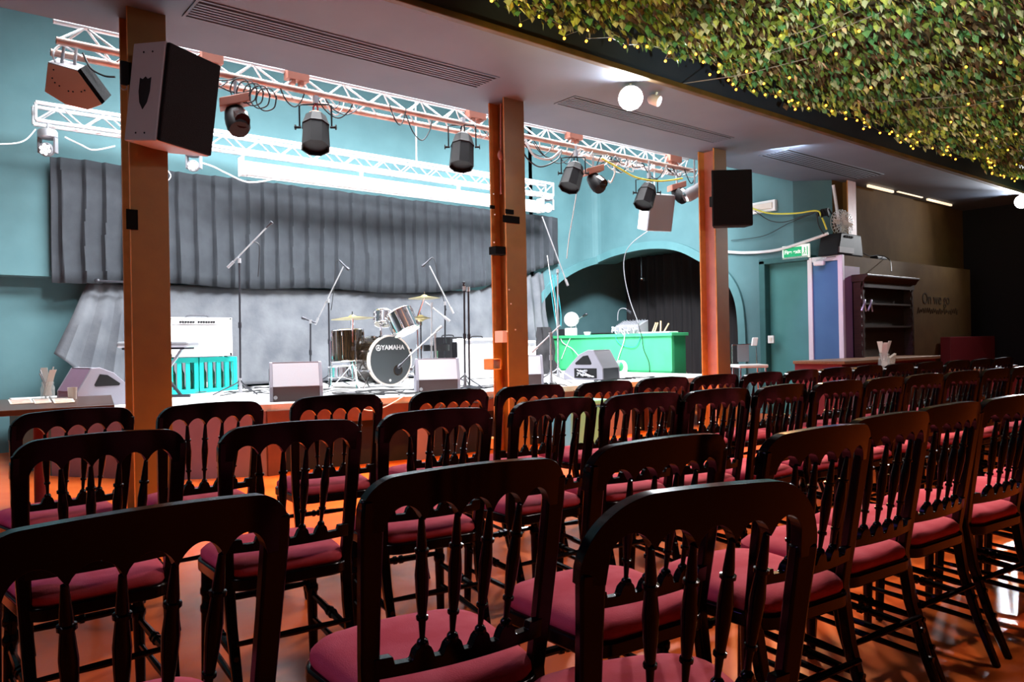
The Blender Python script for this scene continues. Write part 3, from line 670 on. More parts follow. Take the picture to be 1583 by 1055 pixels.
# ------------------------------------------------------------------ amplifier on crates
YA = 8.9
ca = P(247, 580, 1, YA); cb = P(308, 580, 1, YA); cc = P(367, 580, 1, YA); ct = P(307, 553, 1, YA).z
def crate(lab, x0, x1, z0, z1, y0):
    t = thing('bottle_crate', lab, 'crate', ((x0+x1)/2, y0+.15, z0), 'turquoise bottle crates under the white amplifier')
    D = .34; th = .018; n = 5
    M().box((x0, y0, z0), (x1, y0+D, z0+.05)).make('floor_panel', 'turquoise', t, bevel=.004)
    m = M(); m.box((x0, y0, z1-.055), (x1, y0+th, z1)); m.box((x0, y0+D-th, z1-.055), (x1, y0+D, z1)); m.box((x0, y0+th, z1-.055), (x0+th, y0+D-th, z1)); m.box((x1-th, y0+th, z1-.055), (x1, y0+D-th, z1)); m.make('rim', 'turquoise', t, bevel=.004)
    wv = (x1-x0); sw = .045
    for k in range(n):
        x = x0+(wv-sw)*k/(n-1); M().box((x, y0+.002, z0+.05), (x+sw, y0+th, z1-.055)).make('slat', 'turquoise', t)
        M().box((x, y0+D-th, z0+.05), (x+sw, y0+D-.002, z1-.055)).make('slat', 'turquoise', t)
    for yy in (.0, .14, .28):
        for x in (x0, x1-th): M().box((x, y0+yy+th, z0+.05), (x+th, y0+yy+.05, z1-.055)).make('slat', 'turquoise', t)
    for k in range(n-1):
        xc = x0+(wv-sw)*(k+.5)/(n-1)+sw/2; bz = z0+.052; h = z1-z0-.09
        o = M().lathe((xc, y0+.09, bz), (xc, y0+.09, bz+h), [(0, .028), (.02, .032), (.55, .032), (.7, .014), (.95, .012), (1, .014)], 10).make('bottle', 'bottle_green', None, smooth=True)
        tag(o, 'dark green bottle, %s from left in the %s turquoise crate' % (['first', 'second', 'third', 'fourth'][k], lab.split()[0]), 'bottle', 'green bottles in the turquoise crates')
crate('left turquoise slatted bottle crate behind the keyboard stand', ca.x, cb.x-.006, ZS, ct, YA)
crate('right turquoise slatted bottle crate beside the microphone stand', cb.x+.006, cc.x, ZS, ct, YA)
a0 = P(261, 520, 1, YA-.03); a1 = P(358, 520, 1, YA-.03); zt = P(307, 492, 1, YA-.03).z
amp = thing('guitar_amplifier', 'white combo amplifier with a row of knobs standing on turquoise crates', 'amplifier', ((a0.x+a1.x)/2, YA, ct))
M().box((a0.x, YA-.02, ct+.012), (a1.x, YA+.25, zt)).make('cabinet', 'plum_paint_purple_light', amp, bevel=.012)
M().box((a0.x+.03, YA-.035, ct+.05), (a1.x-.03, YA-.02, zt-.08)).make('speaker_cloth', 'white_fabric', amp)
M().box((a0.x+.03, YA-.04, zt-.075), (a1.x-.03, YA-.02, zt-.02)).make('control_panel', 'white_plastic', amp)
fr_ = M(); fr_.box((a0.x-.004, YA-.045, ct+.012), (a0.x+.03, YA-.02, zt+.004)); fr_.box((a1.x-.03, YA-.045, ct+.012), (a1.x+.004, YA-.02, zt+.004)); fr_.box((a0.x, YA-.045, zt-.022), (a1.x, YA+.25, zt+.006)); fr_.box((a0.x, YA-.045, ct+.012), (a1.x, YA-.02, ct+.05)); fr_.make('frame', 'white_plastic', amp, bevel=.004)
for k in range(14):
    if k == 6: continue
    x = a0.x+.12+(a1.x-a0.x-.32)*k/13; M().cyl((x, YA-.04, zt-.045), (x, YA-.058, zt-.045), .013, .010, 10).make('knob', 'black_plastic', amp)
m = M(); xm = (a0.x+a1.x)/2; m.tube(bez([(xm-.13, YA+.1, zt+.006), (xm-.1, YA+.1, zt+.03), (xm, YA+.1, zt+.038), (xm+.1, YA+.1, zt+.03), (xm+.13, YA+.1, zt+.006)], 5), .009); m.make('handle', 'stand_dark', amp, smooth=True)
m = M()
for x in (a0.x+.05, a1.x-.05): m.cyl((x, YA+.03, ct), (x, YA+.03, ct+.013), .02, seg=8); m.cyl((x, YA+.2, ct), (x, YA+.2, ct+.013), .02, seg=8)
m.make('foot', 'black_plastic', amp)
m = M(); p0 = P(274, 512, 1, YA-.036); m.tube(bez([p0, p0+Vector((.05, 0, .03)), p0+Vector((.09, 0, .02)), p0+Vector((.14, 0, .045))], 5), .003, 5); m.make('script_badge', 'steel', amp)
# second amplifier and black cabinet, third amplifier
YB = 8.7
def ampbox(lab, x0, x1, yt, yb_, Y, dep, mt, cloth, name='guitar_amplifier', cat='amplifier'):
    a = P(x0, (yt+yb_)/2, 1, Y); b = P(x1, (yt+yb_)/2, 1, Y); zt = P((x0+x1)/2, yt, 1, Y).z
    t = thing(name, lab, cat, ((a.x+b.x)/2, Y, ZS)); 
    M().box((a.x, Y, ZS+.01), (b.x, Y+dep, zt)).make('cabinet', mt, t, bevel=.012)
    M().box((a.x+.03, Y-.012, ZS+.05), (b.x-.03, Y, zt-.09)).make('speaker_cloth', cloth, t)
    M().box((a.x+.03, Y-.014, zt-.075), (b.x-.03, Y, zt-.03)).make('control_panel', 'steel', t)
    m = M(); xm = (a.x+b.x)/2; m.tube(bez([(xm-.1, Y+dep/2, zt), (xm-.08, Y+dep/2, zt+.025), (xm+.08, Y+dep/2, zt+.025), (xm+.1, Y+dep/2, zt)], 5), .008); m.make('handle', 'black_plastic', t)
    return t
ampbox('white amplifier between the black cabinet and the middle column', 716, 775, 523, 585, YB, .26, 'white_plastic', 'white_fabric')
ampbox('black speaker cabinet left of the white amplifier, behind twin stands', 697, 716, 521, 570, YB+.15, .45, 'black_plastic', 'grille_black', 'speaker_cabinet', 'speaker cabinet')
ampbox('white amplifier just right of the middle column, behind a monitor', 790, 829, 527, 565, 8.6, .26, 'white_plastic', 'white_fabric')
# ------------------------------------------------------------------ keyboard on X stand
dk = 8.0
kb = thing('keyboard', 'grey electronic keyboard half hidden behind the left column', 'keyboard', Q(235, 533, dk))
ka = Q(190, 533.5, dk); kz = Q(300, 532.5, dk)
M().obox((ka+kz)/2, (kz-ka), FW, (0, 0, 1), (kz-ka).length/2, .14, .032).make('case', 'steel', kb, bevel=.02)
M().obox((ka+kz)/2+Vector((0, 0, -.04)), (kz-ka), FW, (0, 0, 1), (kz-ka).length/2-.05, .12, .012).make('underside', 'stand_dark', kb)
xs = thing('keyboard_stand', 'grey crossed-leg keyboard stand left of the turquoise crates', 'stand', P(270, 610, 2, ZS))
A_ = Q(282, 539, dk); B_ = Q(232, 597, dk); C_ = Q(222, 543, dk); D_ = Q(278, 608, dk); zf = ZS+.015
B_.z = zf; D_.z = zf
M().obox((A_+B_)/2, (A_-B_), FW, (A_-B_).cross(FW), (A_-B_).length/2, .016, .012).make('leg', 'steel', xs)
M().obox((C_+D_)/2+FW*.035, (C_-D_), FW, (C_-D_).cross(FW), (C_-D_).length/2, .016, .012).make('leg', 'stand_dark', xs)
h_ = Vector((FW.x, FW.y, 0)).normalized(); r_ = Vector((RT.x, RT.y, 0)).normalized()
for c_ in (B_, D_): m = M(); m.cyl(c_-r_*.11, c_+r_*.11, .015, seg=8); m.make('foot', 'stand_dark', xs)
M().cyl((A_+B_)/2-FW*.03, (A_+B_)/2+FW*.07, .025, seg=10).make('hub', 'black_plastic', xs)
# ------------------------------------------------------------------ drum kit
DY = Q(603, 556, 9.0).y
kit = thing('drum_kit', 'black drum kit with chrome hardware and brass cymbals at the stage centre', 'drum kit', (Q(603, 556, 9.0).x, DY+.3, ZS))
bc = Q(603, 556, 9.0); R_ = .295; bc.z = ZS+R_+.03
bdir = Vector((.05, -1, 0)).normalized(); bk = bc-bdir*.42
bd = M().lathe(bc, bk, [(0, R_-.012), (1, R_-.012)], 40).make('bass_drum_shell', 'drum_wrap', kit, smooth=True)
for c_ in (bc, bk): M().lathe(c_+bdir*.02, c_-bdir*.03, [(0, R_-.014), (0, R_+.004), (1, R_+.004), (1, R_-.014), (0, R_-.014)], 40, False).make('hoop', 'cream' if c_ is bc else 'chrome', kit, smooth=True)
hd = M().cyl(bc+bdir*.006, bc+bdir*.009, R_-.012, seg=40).make('bass_drum_head', 'drum_head', kit)
dx = Vector((1, .05, 0)).normalized()
text('drum_lettering', 'YAMAHA', .078, 'white_plastic', hd, bc+bdir*.012+Vector((0, 0, .15))+dx*.035, dx, (0, 0, 1), .001, bold=.0015)
lg = M(); lc = bc+bdir*.012+Vector((0, 0, .15))-dx*.165
lg.torus(lc, bdir, .032, .004, 24, 4)
for k in range(3):
    a = PI/2+k*2*PI/3; e = dx*math.cos(a)+Vector((0, 0, math.sin(a))); lg.tube([lc+e*.004, lc+e*.028], .0045, 4)
    e2 = dx*math.cos(a+PI)+Vector((0, 0, math.sin(a+PI))); lg.tube([lc, lc+e2*.016], .003, 4)
lg.make('drum_emblem', 'white_plastic', hd)
hp = bc+bdir*.011+dx*.10+Vector((0, 0, -.12))
M().cyl(hp, hp+bdir*.004, .062, seg=24).make('port_ring', 'drum_wrap', hd); M().cyl(hp+bdir*.004, hp+bdir*.006, .05, seg=24).make('port_hole', 'black_void', hd)
M().lathe(bc+bdir*.012+Vector((-.01, 0, -.235)), bc+bdir*.014+Vector((-.01, 0, -.235)), [(0, .016), (1, .014)], 10).make('drum_sticker', 'white_plastic', hd)
for k in range(8):
    a = 2*PI*(k+.5)/8; e = Vector((math.cos(a), 0, math.sin(a))); q_ = bc+e*(R_+.005)
    m = M(); m.cyl(q_-bdir*.0, q_-bdir*.15, .006, seg=6); m.box(q_-bdir*.17-Vector((.012, .03, .012)), q_-bdir*.17+Vector((.012, .03, .012))); m.box(q_-Vector((.015, .02, .015)), q_+Vector((.015, .02, .015))); m.make('lug', 'chrome', kit)
for s in (-1, 1):
    m = M(); q_ = bc-bdir*.12+Vector((s*R_*.7, 0, -R_*.6)); m.tube([q_, Vector((q_.x+s*.2, q_.y-.22, ZS+.01))], .009); m.make('spur', 'chrome', kit, smooth=True)
def drum(nm, c, ax, r, h, top_m, wrap='drum_wrap', nl=8, bot_m='drum_head_white'):
    c = Vector(c); ax = Vector(ax).normalized(); a_, b_ = c+ax*h/2, c-ax*h/2
    s = M().lathe(b_, a_, [(0, r), (1, r)], 28).make(nm, wrap, kit, smooth=True)
    for q_ in (a_, b_): M().torus(q_, ax, r+.004, .008, 28, 6).make('rim', 'chrome', s, smooth=True)
    M().cyl(a_, a_+ax*.004, r-.002, seg=28).make('head', top_m, s); M().cyl(b_, b_-ax*.004, r-.002, seg=28).make('head', bot_m, s)
    u = ax.orthogonal().normalized(); v_ = ax.cross(u); m = M()
    for k in range(nl):
        e = u*math.cos(2*PI*k/nl)+v_*math.sin(2*PI*k/nl); m.cyl(a_+e*(r+.012), b_+e*(r+.012), .004, seg=5)
        for q_ in (a_-ax*.05, b_+ax*.05): m.cyl(q_+e*(r+.01)-ax*.02, q_+e*(r+.01)+ax*.02, .011, seg=6)
    m.make('tension_rod', 'chrome', s)
    return s
# floor tom behind left
ft = Q(538, 540, 9.1); drum('floor_tom', (ft.x, ft.y, Q(538, 535, 9.1).z), (0, .05, 1), .185, .37, 'drum_head_white')
for k in range(3):
    a = k*2*PI/3+.5; x, y = ft.x+.2*math.cos(a), ft.y+.2*math.sin(a); M().tube([(x, y, ft.z+.1), (x, y, ZS+.05), (x+.03*math.cos(a), y+.03*math.sin(a), ZS)], .009).make('tom_leg', 'chrome', kit, smooth=True)
# rack tom tilted towards the viewer
rt = Q(622, 498, 9.0); drum('rack_tom', rt, (-.25, .42, 1), .155, .26, 'drum_head_white', 'chrome')
drum('rack_tom', Q(592, 492, 9.25), (.2, .3, 1), .10, .16, 'drum_head_white', 'chrome', 6)
# snare glimpsed between the drums
drum('snare_drum', Q(530, 575, 9.4), (0, 0, 1), .17, .13, 'drum_head_white', 'chrome')
m = M(); tp_ = Vector((bc.x, bc.y+.2, bc.z+R_)); m.tube([tp_, tp_+Vector((0, 0, .16))], .014); m.tube([tp_+Vector((0, 0, .12)), rt+Vector((-.1, .1, 0))], .012); m.tube([tp_+Vector((0, 0, .14)), Q(592, 494, 9.2)], .012); m.ball(tp_+Vector((0, 0, .15)), .028); m.make('tom_mount', 'chrome', kit, smooth=True)
def cymbal(c, r, ax, stand_xy, nm='cymbal', mt='cymbal'):
    c = Vector(c); ax = Vector(ax).normalized()
    s = M().lathe(c+ax*.035, c-ax*.012, [(0, .004), (.02, .02), (.35, .045), (.45, .05), (.9, r*.85), (1, r), (1.03, r)], 32).make(nm, mt, kit, smooth=True)
    M().cyl(c+ax*.03, c+ax*.07, .008, seg=8).make('wing_nut', 'chrome', s)
    bx, by = stand_xy
    m = M(); m.tube([c, Vector((bx, by, c.z-.25)), Vector((bx, by, ZS+.12))], .011)
    for k in range(3):
        a = k*2*PI/3+.3; m.tube([(bx, by, ZS+.30), (bx+.26*math.cos(a), by+.26*math.sin(a), ZS+.015)], .008)
        m.tube([(bx, by, ZS+.10), (bx+.14*math.cos(a), by+.14*math.sin(a), ZS+.15)], .006)
    for zz in (.45, .75): m.cyl((bx, by, ZS+zz), (bx, by, ZS+zz+.05), .02, seg=8)
    m.make('cymbal_stand', 'chrome', kit, smooth=True)
c_ = Q(545, 491.5, 8.9); cymbal(c_, .25, (-.02, .04, 1), (c_.x+.02, c_.y+.05))
c_ = Q(656, 460, 9.6); cymbal(c_, .20, (0, .02, 1), (c_.x-.05, c_.y+.1))
c_ = Q(650, 491, 9.7); cymbal(c_, .14, (0, 0, 1), (c_.x, c_.y)); cymbal(c_+Vector((0, 0, -.02)), .14, (0, 0, -1), (c_.x, c_.y))
# throne and hi-hat hardware clutter on the right of the kit
c_ = Q(675, 560, 9.9); m = M(); m.cyl((c_.x, c_.y, ZS+.42), (c_.x, c_.y, ZS+.5), .17, seg=20); m.make('throne_seat', 'black_plastic', kit, smooth=True)
m = M(); m.cyl((c_.x, c_.y, ZS+.1), (c_.x, c_.y, ZS+.42), .015)
for k in range(3): a = k*2*PI/3; m.tube([(c_.x, c_.y, ZS+.28), (c_.x+.22*math.cos(a), c_.y+.22*math.sin(a), ZS+.01)], .01)
m.make('throne_base', 'chrome', kit)
# ------------------------------------------------------------------ microphone stands
def micstand(lab, base, poletop, boom=None, mic=None, dark=True, tri=True, cable=None, r=.011, name='microphone_stand'):
    base = Vector(base); base.z = ZS; t = thing(name, lab, 'microphone stand', base, 'microphone stands on the stage')
    mt = 'stand_dark' if dark else 'steel'
    pt = Vector(poletop)
    m = M(); m.tube([base+Vector((0, 0, .05)), pt], r, 8); m.cyl(base.lerp(pt, .5), base.lerp(pt, .5)+Vector((0, 0, .06)), r*1.7, seg=8); m.make('pole', mt, t, smooth=True)
    if tri:
        for k in range(3):
            a = k*2*PI/3+base.x; M().tube([base+Vector((0, 0, .16)), base+Vector((.05*math.cos(a), .05*math.sin(a), .12)), base+Vector((.28*math.cos(a), .28*math.sin(a), .012))], .008, 6).make('leg', mt, t, smooth=True)
        M().cyl(base+Vector((0, 0, .03)), base+Vector((0, 0, .18)), .022, .014, 8).make('collar', 'steel', t)
    else: M().lathe(base, base+Vector((0, 0, .05)), [(0, .13), (.5, .12), (1, .02)], 20).make('round_base', mt, t, smooth=True)
    M().cyl(pt-Vector((0, 0, .02)), pt+Vector((0, 0, .03)), .02, seg=8).make('clutch', 'steel', t)
    if boom:
        a, b = Vector(boom[0]), Vector(boom[1]); m = M(); m.tube([a, b], r*.75, 8); m.cyl(a, a+(b-a).normalized()*.09, r*1.5, seg=8); m.make('boom_arm', 'steel' , t, smooth=True)
    if mic:
        a, b = Vector(mic[0]), Vector(mic[1]); m = M(); m.lathe(a, b, [(0, .006), (.1, .011), (.7, .012), (.75, .020), (.95, .020), (1, .010)], 10)
        m.make('microphone', 'stand_dark', t, smooth=True)
    if cable:
        M().tube(bez(cable, 6), .005, 5).make('cable', 'cable_black' if dark else 'cable_white', t, smooth=True)
    return t
d = 8.2
micstand('tall boom stand without microphone in front of the crates, cable loop hanging', Q(372, 610, d), Q(370, 404, d), (Q(352, 414, d), Q(415, 349, d)), (Q(411, 353, d), Q(421, 343, d)), True, True,
         [Q(392, 374, d), Q(400, 378, d), Q(401, 395, d), Q(399, 428, d)])
d = 9.5
micstand('boom stand with overhead microphone left of the drum kit', Q(510, 600, d), Q(508, 466, d), (Q(487, 502, d), Q(531, 412, d)), (Q(524, 402, d), Q(540, 418, d)), True, True,
         [Q(523, 402, d), Q(519, 408, d), Q(517, 440, d), Q(512, 480, d)])
d = 9.3
micstand('short stand with small microphone left of the floor tom', Q(480, 604, d), Q(480, 498, d), None, (Q(489, 500, d), Q(466, 491, d)), True, True)
d = 9.9
micstand('boom stand with overhead microphone right of the drum kit', Q(688, 592, d), Q(688, 470, d), (Q(701, 485, d), Q(664, 411, d)), (Q(668, 398, d), Q(652, 413, d)), True, True, [Q(668, 398, d), Q(672, 404, d), Q(680, 440, d), Q(690, 480, d)])
d = 9.2
micstand('low boom stand aiming at the drums with a white boom end', Q(667, 600, d), Q(667, 472, d), (Q(695, 497, d), Q(657, 467, d)), None, False, True)
micstand('low boom stand reaching to the bass drum port', Q(676, 603, 8.7), Q(672, 520, 8.7), (Q(683, 505, 8.7), Q(632, 551, 8.5)), (Q(634, 550, 8.5), Q(615, 569, 8.45)), False, True)
d = 8.5
micstand('straight stand with clip, left one of the close pair by the middle column', Q(719, 602, d), Q(717.5, 447, d), None, (Q(716, 448, d), Q(717, 436, d)), True, True)
micstand('straight stand, right one of the close pair by the middle column', Q(726, 606, d-.1), Q(724, 448, d-.1), None, None, True, False)
d = 10.2
micstand('tall boom stand in front of the green counter, boom rising left', Q(863, 586, d), Q(862, 420, d), (Q(878, 442, d), Q(838, 335, d)), None, False, True, [Q(846, 395, d), Q(851, 430, d), Q(858, 470, d), Q(862, 520, d)])
d = 8.9
micstand('low boom stand behind the grey monitor near the black cloth bundle', Q(852, 592, d), Q(851, 518, d), (Q(822, 545, d), Q(866, 503, d)), None, False, True)
# ------------------------------------------------------------------ green counter (front faces -X)
XG = 9.25
gl = P(852, 520, 0, XG); gr = P(1038, 520, 0, XG); gt = P(950, 517, 0, XG).z
cn = thing('green_counter', 'bright green painted counter in front of the arched alcove', 'counter', (XG+.1, (gl.y+gr.y)/2, 0))
M().box((XG, gr.y, 0), (XG+.06, gl.y, gt-.05)).make('front_panel', 'green_paint', cn, bevel=.004)
M().box((XG+.06, gr.y, 0), (XG+.34, gr.y+.05, gt-.05)).make('end_panel', 'green_dark', cn, bevel=.004)
M().box((XG-.03, gr.y-.03, gt-.05), (XG+.38, gl.y, gt)).make('top', 'green_paint', cn, bevel=.006)
M().box((XG-.012, gr.y, ZS+.0), (XG, gl.y, ZS+.03)).make('skirting', 'green_dark', cn)
def onc(px, dx_=.15): 
    p = P(px, 515, 0, XG+dx_); return Vector((p.x, p.y, gt))
sY = Vector((0, 1, 0))
# white desk fan on the counter
p = onc(883); t = thing('desk_fan', 'small white round desk fan at the left end of the green counter', 'fan', p)
cf = P(883.5, 494, 0, p.x-.03); nf = Vector((-.75, -.66, 0)).normalized()
M().lathe(p, p+Vector((0, 0, .02)), [(0, .10), (1, .07)], 16).make('base', 'white_plastic', t); M().cyl(p, Vector((p.x, p.y, cf.z)), .012, seg=8).make('neck', 'white_plastic', t)
rf = .125
m = M()
for k in range(5): m.torus(cf+nf*(.02), nf, rf*(k+1)/5, .004, 24, 5)
m.torus(cf-nf*.03, nf, rf, .004, 24, 5)
for k in range(18):
    e = (nf.orthogonal().normalized()*math.cos(k*PI/9)+nf.cross(nf.orthogonal().normalized())*math.sin(k*PI/9)); m.tube([cf+nf*.025, cf+e*rf+nf*.0], .0035, 4)
m.make('guard', 'white_plastic', t, smooth=True)
M().lathe(cf-nf*.08, cf-nf*.01, [(0, .03), (1, .045)], 12).make('motor', 'white_plastic', t)
M().cyl(cf-nf*.004, cf+nf*.004, rf*.9, seg=20).make('blades', 'white_plastic', t)
p = onc(873, .12); M_ = M().box(p-Vector((.07, .09, 0)), p+Vector((.07, .09, .12))); tag(M_.make('cash_box', 'stand_dark', bevel=.01), 'small dark box beside the white desk fan on the counter', 'box')
p = onc(882, .05); tag(M().box(p-Vector((.05, .12, 0)), p+Vector((.05, .10, .13))).make('box', 'white_plastic', bevel=.01), 'small white box in front of the desk fan on the counter', 'box')
p = onc(908, .08); tag(M().lathe(p, p+Vector((0, 0, .055)), [(0, .05), (.9, .065), (1, .065), (1, .055), (.1, .045)], 16).make('bowl', 'white_plastic', smooth=True), 'white cup on the green counter between fan and mixer', 'bowl')
def gooseneck(lab, pts, px):
    t = thing('gooseneck_lamp', lab, 'lamp', pts[0]); M().tube(bez(pts, 6), .007, 6).make('neck', 'steel', t, smooth=True)
    a, b = pts[-2], pts[-1]; d_ = (b-a).normalized(); M().lathe(b-d_*.02, b+d_*.10, [(0, .01), (.2, .022), (.9, .024), (1, .01)], 10).make('lamp_head', 'stand_dark', t, smooth=True)
x_ = XG+.12
gooseneck('gooseneck lamp bent to the right beside the desk fan', [P(890, 515, 0, x_), P(891, 500, 0, x_), P(897, 492, 0, x_), P(902, 489, 0, x_)], 0)
gooseneck('gooseneck lamp arching over the mixer', [P(955, 496, 0, x_), P(955.5, 484, 0, x_), P(959, 478, 0, x_), P(966, 477, 0, x_), P(970, 480, 0, x_)], 0)
# mixer
ml = P(950, 510, 0, XG+.02); mr = P(987, 510, 0, XG+.02)
mx = thing('audio_mixer', 'small audio mixer bristling with cables on the green counter', 'mixer', (XG+.15, (ml.y+mr.y)/2, gt))
M().prism([(XG+.02, mr.y, gt), (XG+.02, mr.y, gt+.12), (XG+.26, mr.y, gt+.22), (XG+.26, mr.y, gt)], (0, ml.y-mr.y, 0)).make('body', 'grey_box', mx, bevel=.005)
m = M()
for i in range(8):
    for j_ in range(6):
        u = (i+.5)/8; v_ = (j_+.5)/6; q_ = Vector((XG+.03+.22*v_, mr.y+(ml.y-mr.y)*u, gt+.125+.095*v_)); m.cyl(q_, q_+Vector((-.012, 0, .022)), .008, seg=6)
m.make('knob', 'chrome', mx)
m = M(); rr = random.Random(5)
for i in range(16):
    y = mr.y+(ml.y-mr.y)*rr.random(); q_ = Vector((XG+.02, y, gt+.03+.08*rr.random())); m.tube(bez([q_, q_+Vector((-.05, .02, .02)), q_+Vector((-.06, .05*rr.uniform(-1, 1), -.05))], 4), .005, 5)
m.make('plug_lead', 'cable_white', mx, smooth=True)
# drum sticks / chair leg bundle and flat items
for i, (xa, ya, xb, yb_) in enumerate(((1008, 515, 1014, 499), (1021, 514, 1021.5, 496.5), (1026, 514, 1034, 500), (1011, 516, 1017, 499))):
    tag(M().tube([P(xa, ya, 0, XG+.1), P(xb, yb_, 0, XG+.14)], .012, 6).make('wooden_stick', 'wood_stick'), 'pale wooden stick at the right end of the counter, %s one' % ['tilted second', 'upright middle', 'rightmost tilted', 'leftmost tilted'][i], 'stick', 'wooden sticks on the green counter')
p = onc(1016, .1); tag(M().box(p-Vector((.1, .32, 0)), p+Vector((.12, .3, .02))).make('tray', 'paper', bevel=.006), 'pale flat tray under the wooden sticks', 'tray')
p = onc(935, .1); m = M(); rr = random.Random(8)
for i in range(12): m.tube(bez([p+Vector((rr.uniform(-.05, .05), rr.uniform(-.3, .3), .01+.02*rr.random())) for _ in range(5)], 4), .006, 5)
tag(m.make('cable_pile', 'cable_black', smooth=True), 'low tangle of black cables between cup and mixer', 'cable')
def cable(lab, pts, mt, r=.006, n=8, name='cable', grp=None, kind='cable'):
    return tag(M().tube(bez(pts, n), r, 6).make(name, mt, smooth=True), lab, kind, grp)
xg = XG-.02
cable('white cable crossing down from counter top to the floor monitor', [P(866, 520, 0, xg), P(870, 530, 0, xg), P(885, 540, 0, xg), P(898, 555, 0, xg-.3)], 'cable_white', .007)
cable('white cable slanting down left from the desk fan', [P(884, 518, 0, xg), P(876, 535, 0, xg), P(868, 555, 0, xg)], 'cable_white', .007)
cable('turquoise cable looping along the counter edge under the mixer', [P(952, 512, 0, xg-.02), P(953, 525, 0, xg), P(962, 534, 0, xg), P(980, 537, 0, xg), P(988, 528, 0, xg), P(990, 516, 0, xg)], 'cable_teal', .006)
cable('white cable hanging down the counter from the mixer', [P(966, 515, 0, xg-.02), P(964, 530, 0, xg), P(957, 550, 0, xg), P(952, 570, 0, xg)], 'cable_white', .008)
cable('dark cable hanging down the counter right of the mixer', [P(986, 500, 0, xg-.05), P(992, 520, 0, xg-.02), P(995, 540, 0, xg), P(1003, 560, 0, xg), P(1004, 578, 0, xg)], 'cable_black', .006)
cable('long grey cable dropping from the ceiling rig to the mixer', [P(1002, 357, 0, 9.0), P(975, 378, 0, 9.0), P(965, 400, 0, 9.1), P(966, 430, 0, 9.2), P(974, 465, 0, 9.3), P(985, 495, 0, 9.3), P(990, 512, 0, 9.3)], 'grey_box', .007)
cable('white cord hanging from the truss to the right curtain end', [P(893, 246, 1, 6.72), P(892, 290, 1, 6.74), P(886, 330, 1, 6.8), P(880, 365, 1, 6.9), P(876, 400, 1, 7.0)], 'cable_white', .006)
cable('white cable curl at the right end of the counter', [P(1050, 556, 0, 9.7), P(1056, 560, 0, 9.7), P(1058, 570, 0, 9.7), P(1064, 582, 0, 9.7)], 'cable_white', .008)
m = M(); cc_ = P(963, 569, 0, XG-.05)
for k in range(5): m.torus(cc_+Vector((-.012*k, .01*k, .006*k)), (1, .1*k-.2, .05), .115-.006*k, .006, 28, 5)
tag(m.make('cable_coil', 'cable_white', smooth=True), 'coiled white cable hanging low on the green counter front', 'cable')
# ------------------------------------------------------------------ cables on the stage floor
rr = random.Random(11)
NTH = 'first second third fourth fifth sixth seventh eighth ninth tenth eleventh twelfth thirteenth fourteenth fifteenth sixteenth seventeenth eighteenth nineteenth twentieth twenty-first twenty-second twenty-third'.split()
spots = [(330, 610), (380, 612), (400, 600), (440, 615), (525, 608), (560, 603), (590, 612), (620, 606), (700, 600), (745, 600), (760, 590), (860, 595), (850, 600), (880, 600), (960, 588), (990, 585), (1020, 583), (300, 612), (350, 600), (540, 612), (1000, 588), (600, 618), (875, 607)]
for i, (px, py) in enumerate(sorted(spots)):
    c_ = P(px, min(py, 606), 2, ZS+.012); pts = []
    a = rr.random()*6; rad = rr.uniform(.1, .3)
    for k in range(9):
        a += rr.uniform(.6, 1.4); rad *= rr.uniform(.85, 1.25)
        pts.append(Vector((c_.x+rad*math.cos(a)*1.3, min(max(c_.y+rad*math.sin(a), 6.75 if c_.x > 2.5 else 7.3), 9.5), ZS+.008+.02*rr.random()*(k % 2))))
    cable('thin loose cable tangled on the pale stage floor, %s from the left' % NTH[i], pts, rr.choice(['cable_black', 'stand_dark', 'cable_white', 'cable_black', 'steel']), .006, 6, grp='loose cables on the stage floor')
for i, (x0_, x1_) in enumerate(((3.0, 3.9), (3.9, 4.4), (4.1, 5.2), (5.8, 6.6))):
    cable('%s cable drooping over the stage front edge from the left' % ['first', 'second', 'third', 'fourth'][i], [(x0_, 6.6, ZS+.01), (x0_+.15, 6.36, ZS+.01), ((x0_+x1_)/2, 6.30, ZS-.10-.05*i % .1), (x1_-.1, 6.33, ZS+.01), (x1_, 6.55, ZS+.01)], rr.choice(['cable_white', 'cable_black']), .006, grp='cables drooping over the stage front')
for (px, py, w_, d_) in ((322, 598, .25, .12), (340, 600, .2, .1)):
    p = P(px, py, 2, ZS); tag(M().box(p-Vector((w_/2, d_/2, 0)), p+Vector((w_/2, d_/2, .04))).make('stage_box', 'steel', bevel=.006), 'flat metal pedal box on the stage before the crates, %s one' % ('left' if px < 330 else 'right'), 'pedal', 'pedal boxes before the crates')
p = P(316, 604, 2, ZS); tag(M().lathe(p, p+Vector((0, 0, .10)), [(0, .035), (.9, .04), (1, .04)], 14).make('cup', 'white_plastic', smooth=True), 'small white cup standing on stage by the turquoise crates', 'cup')
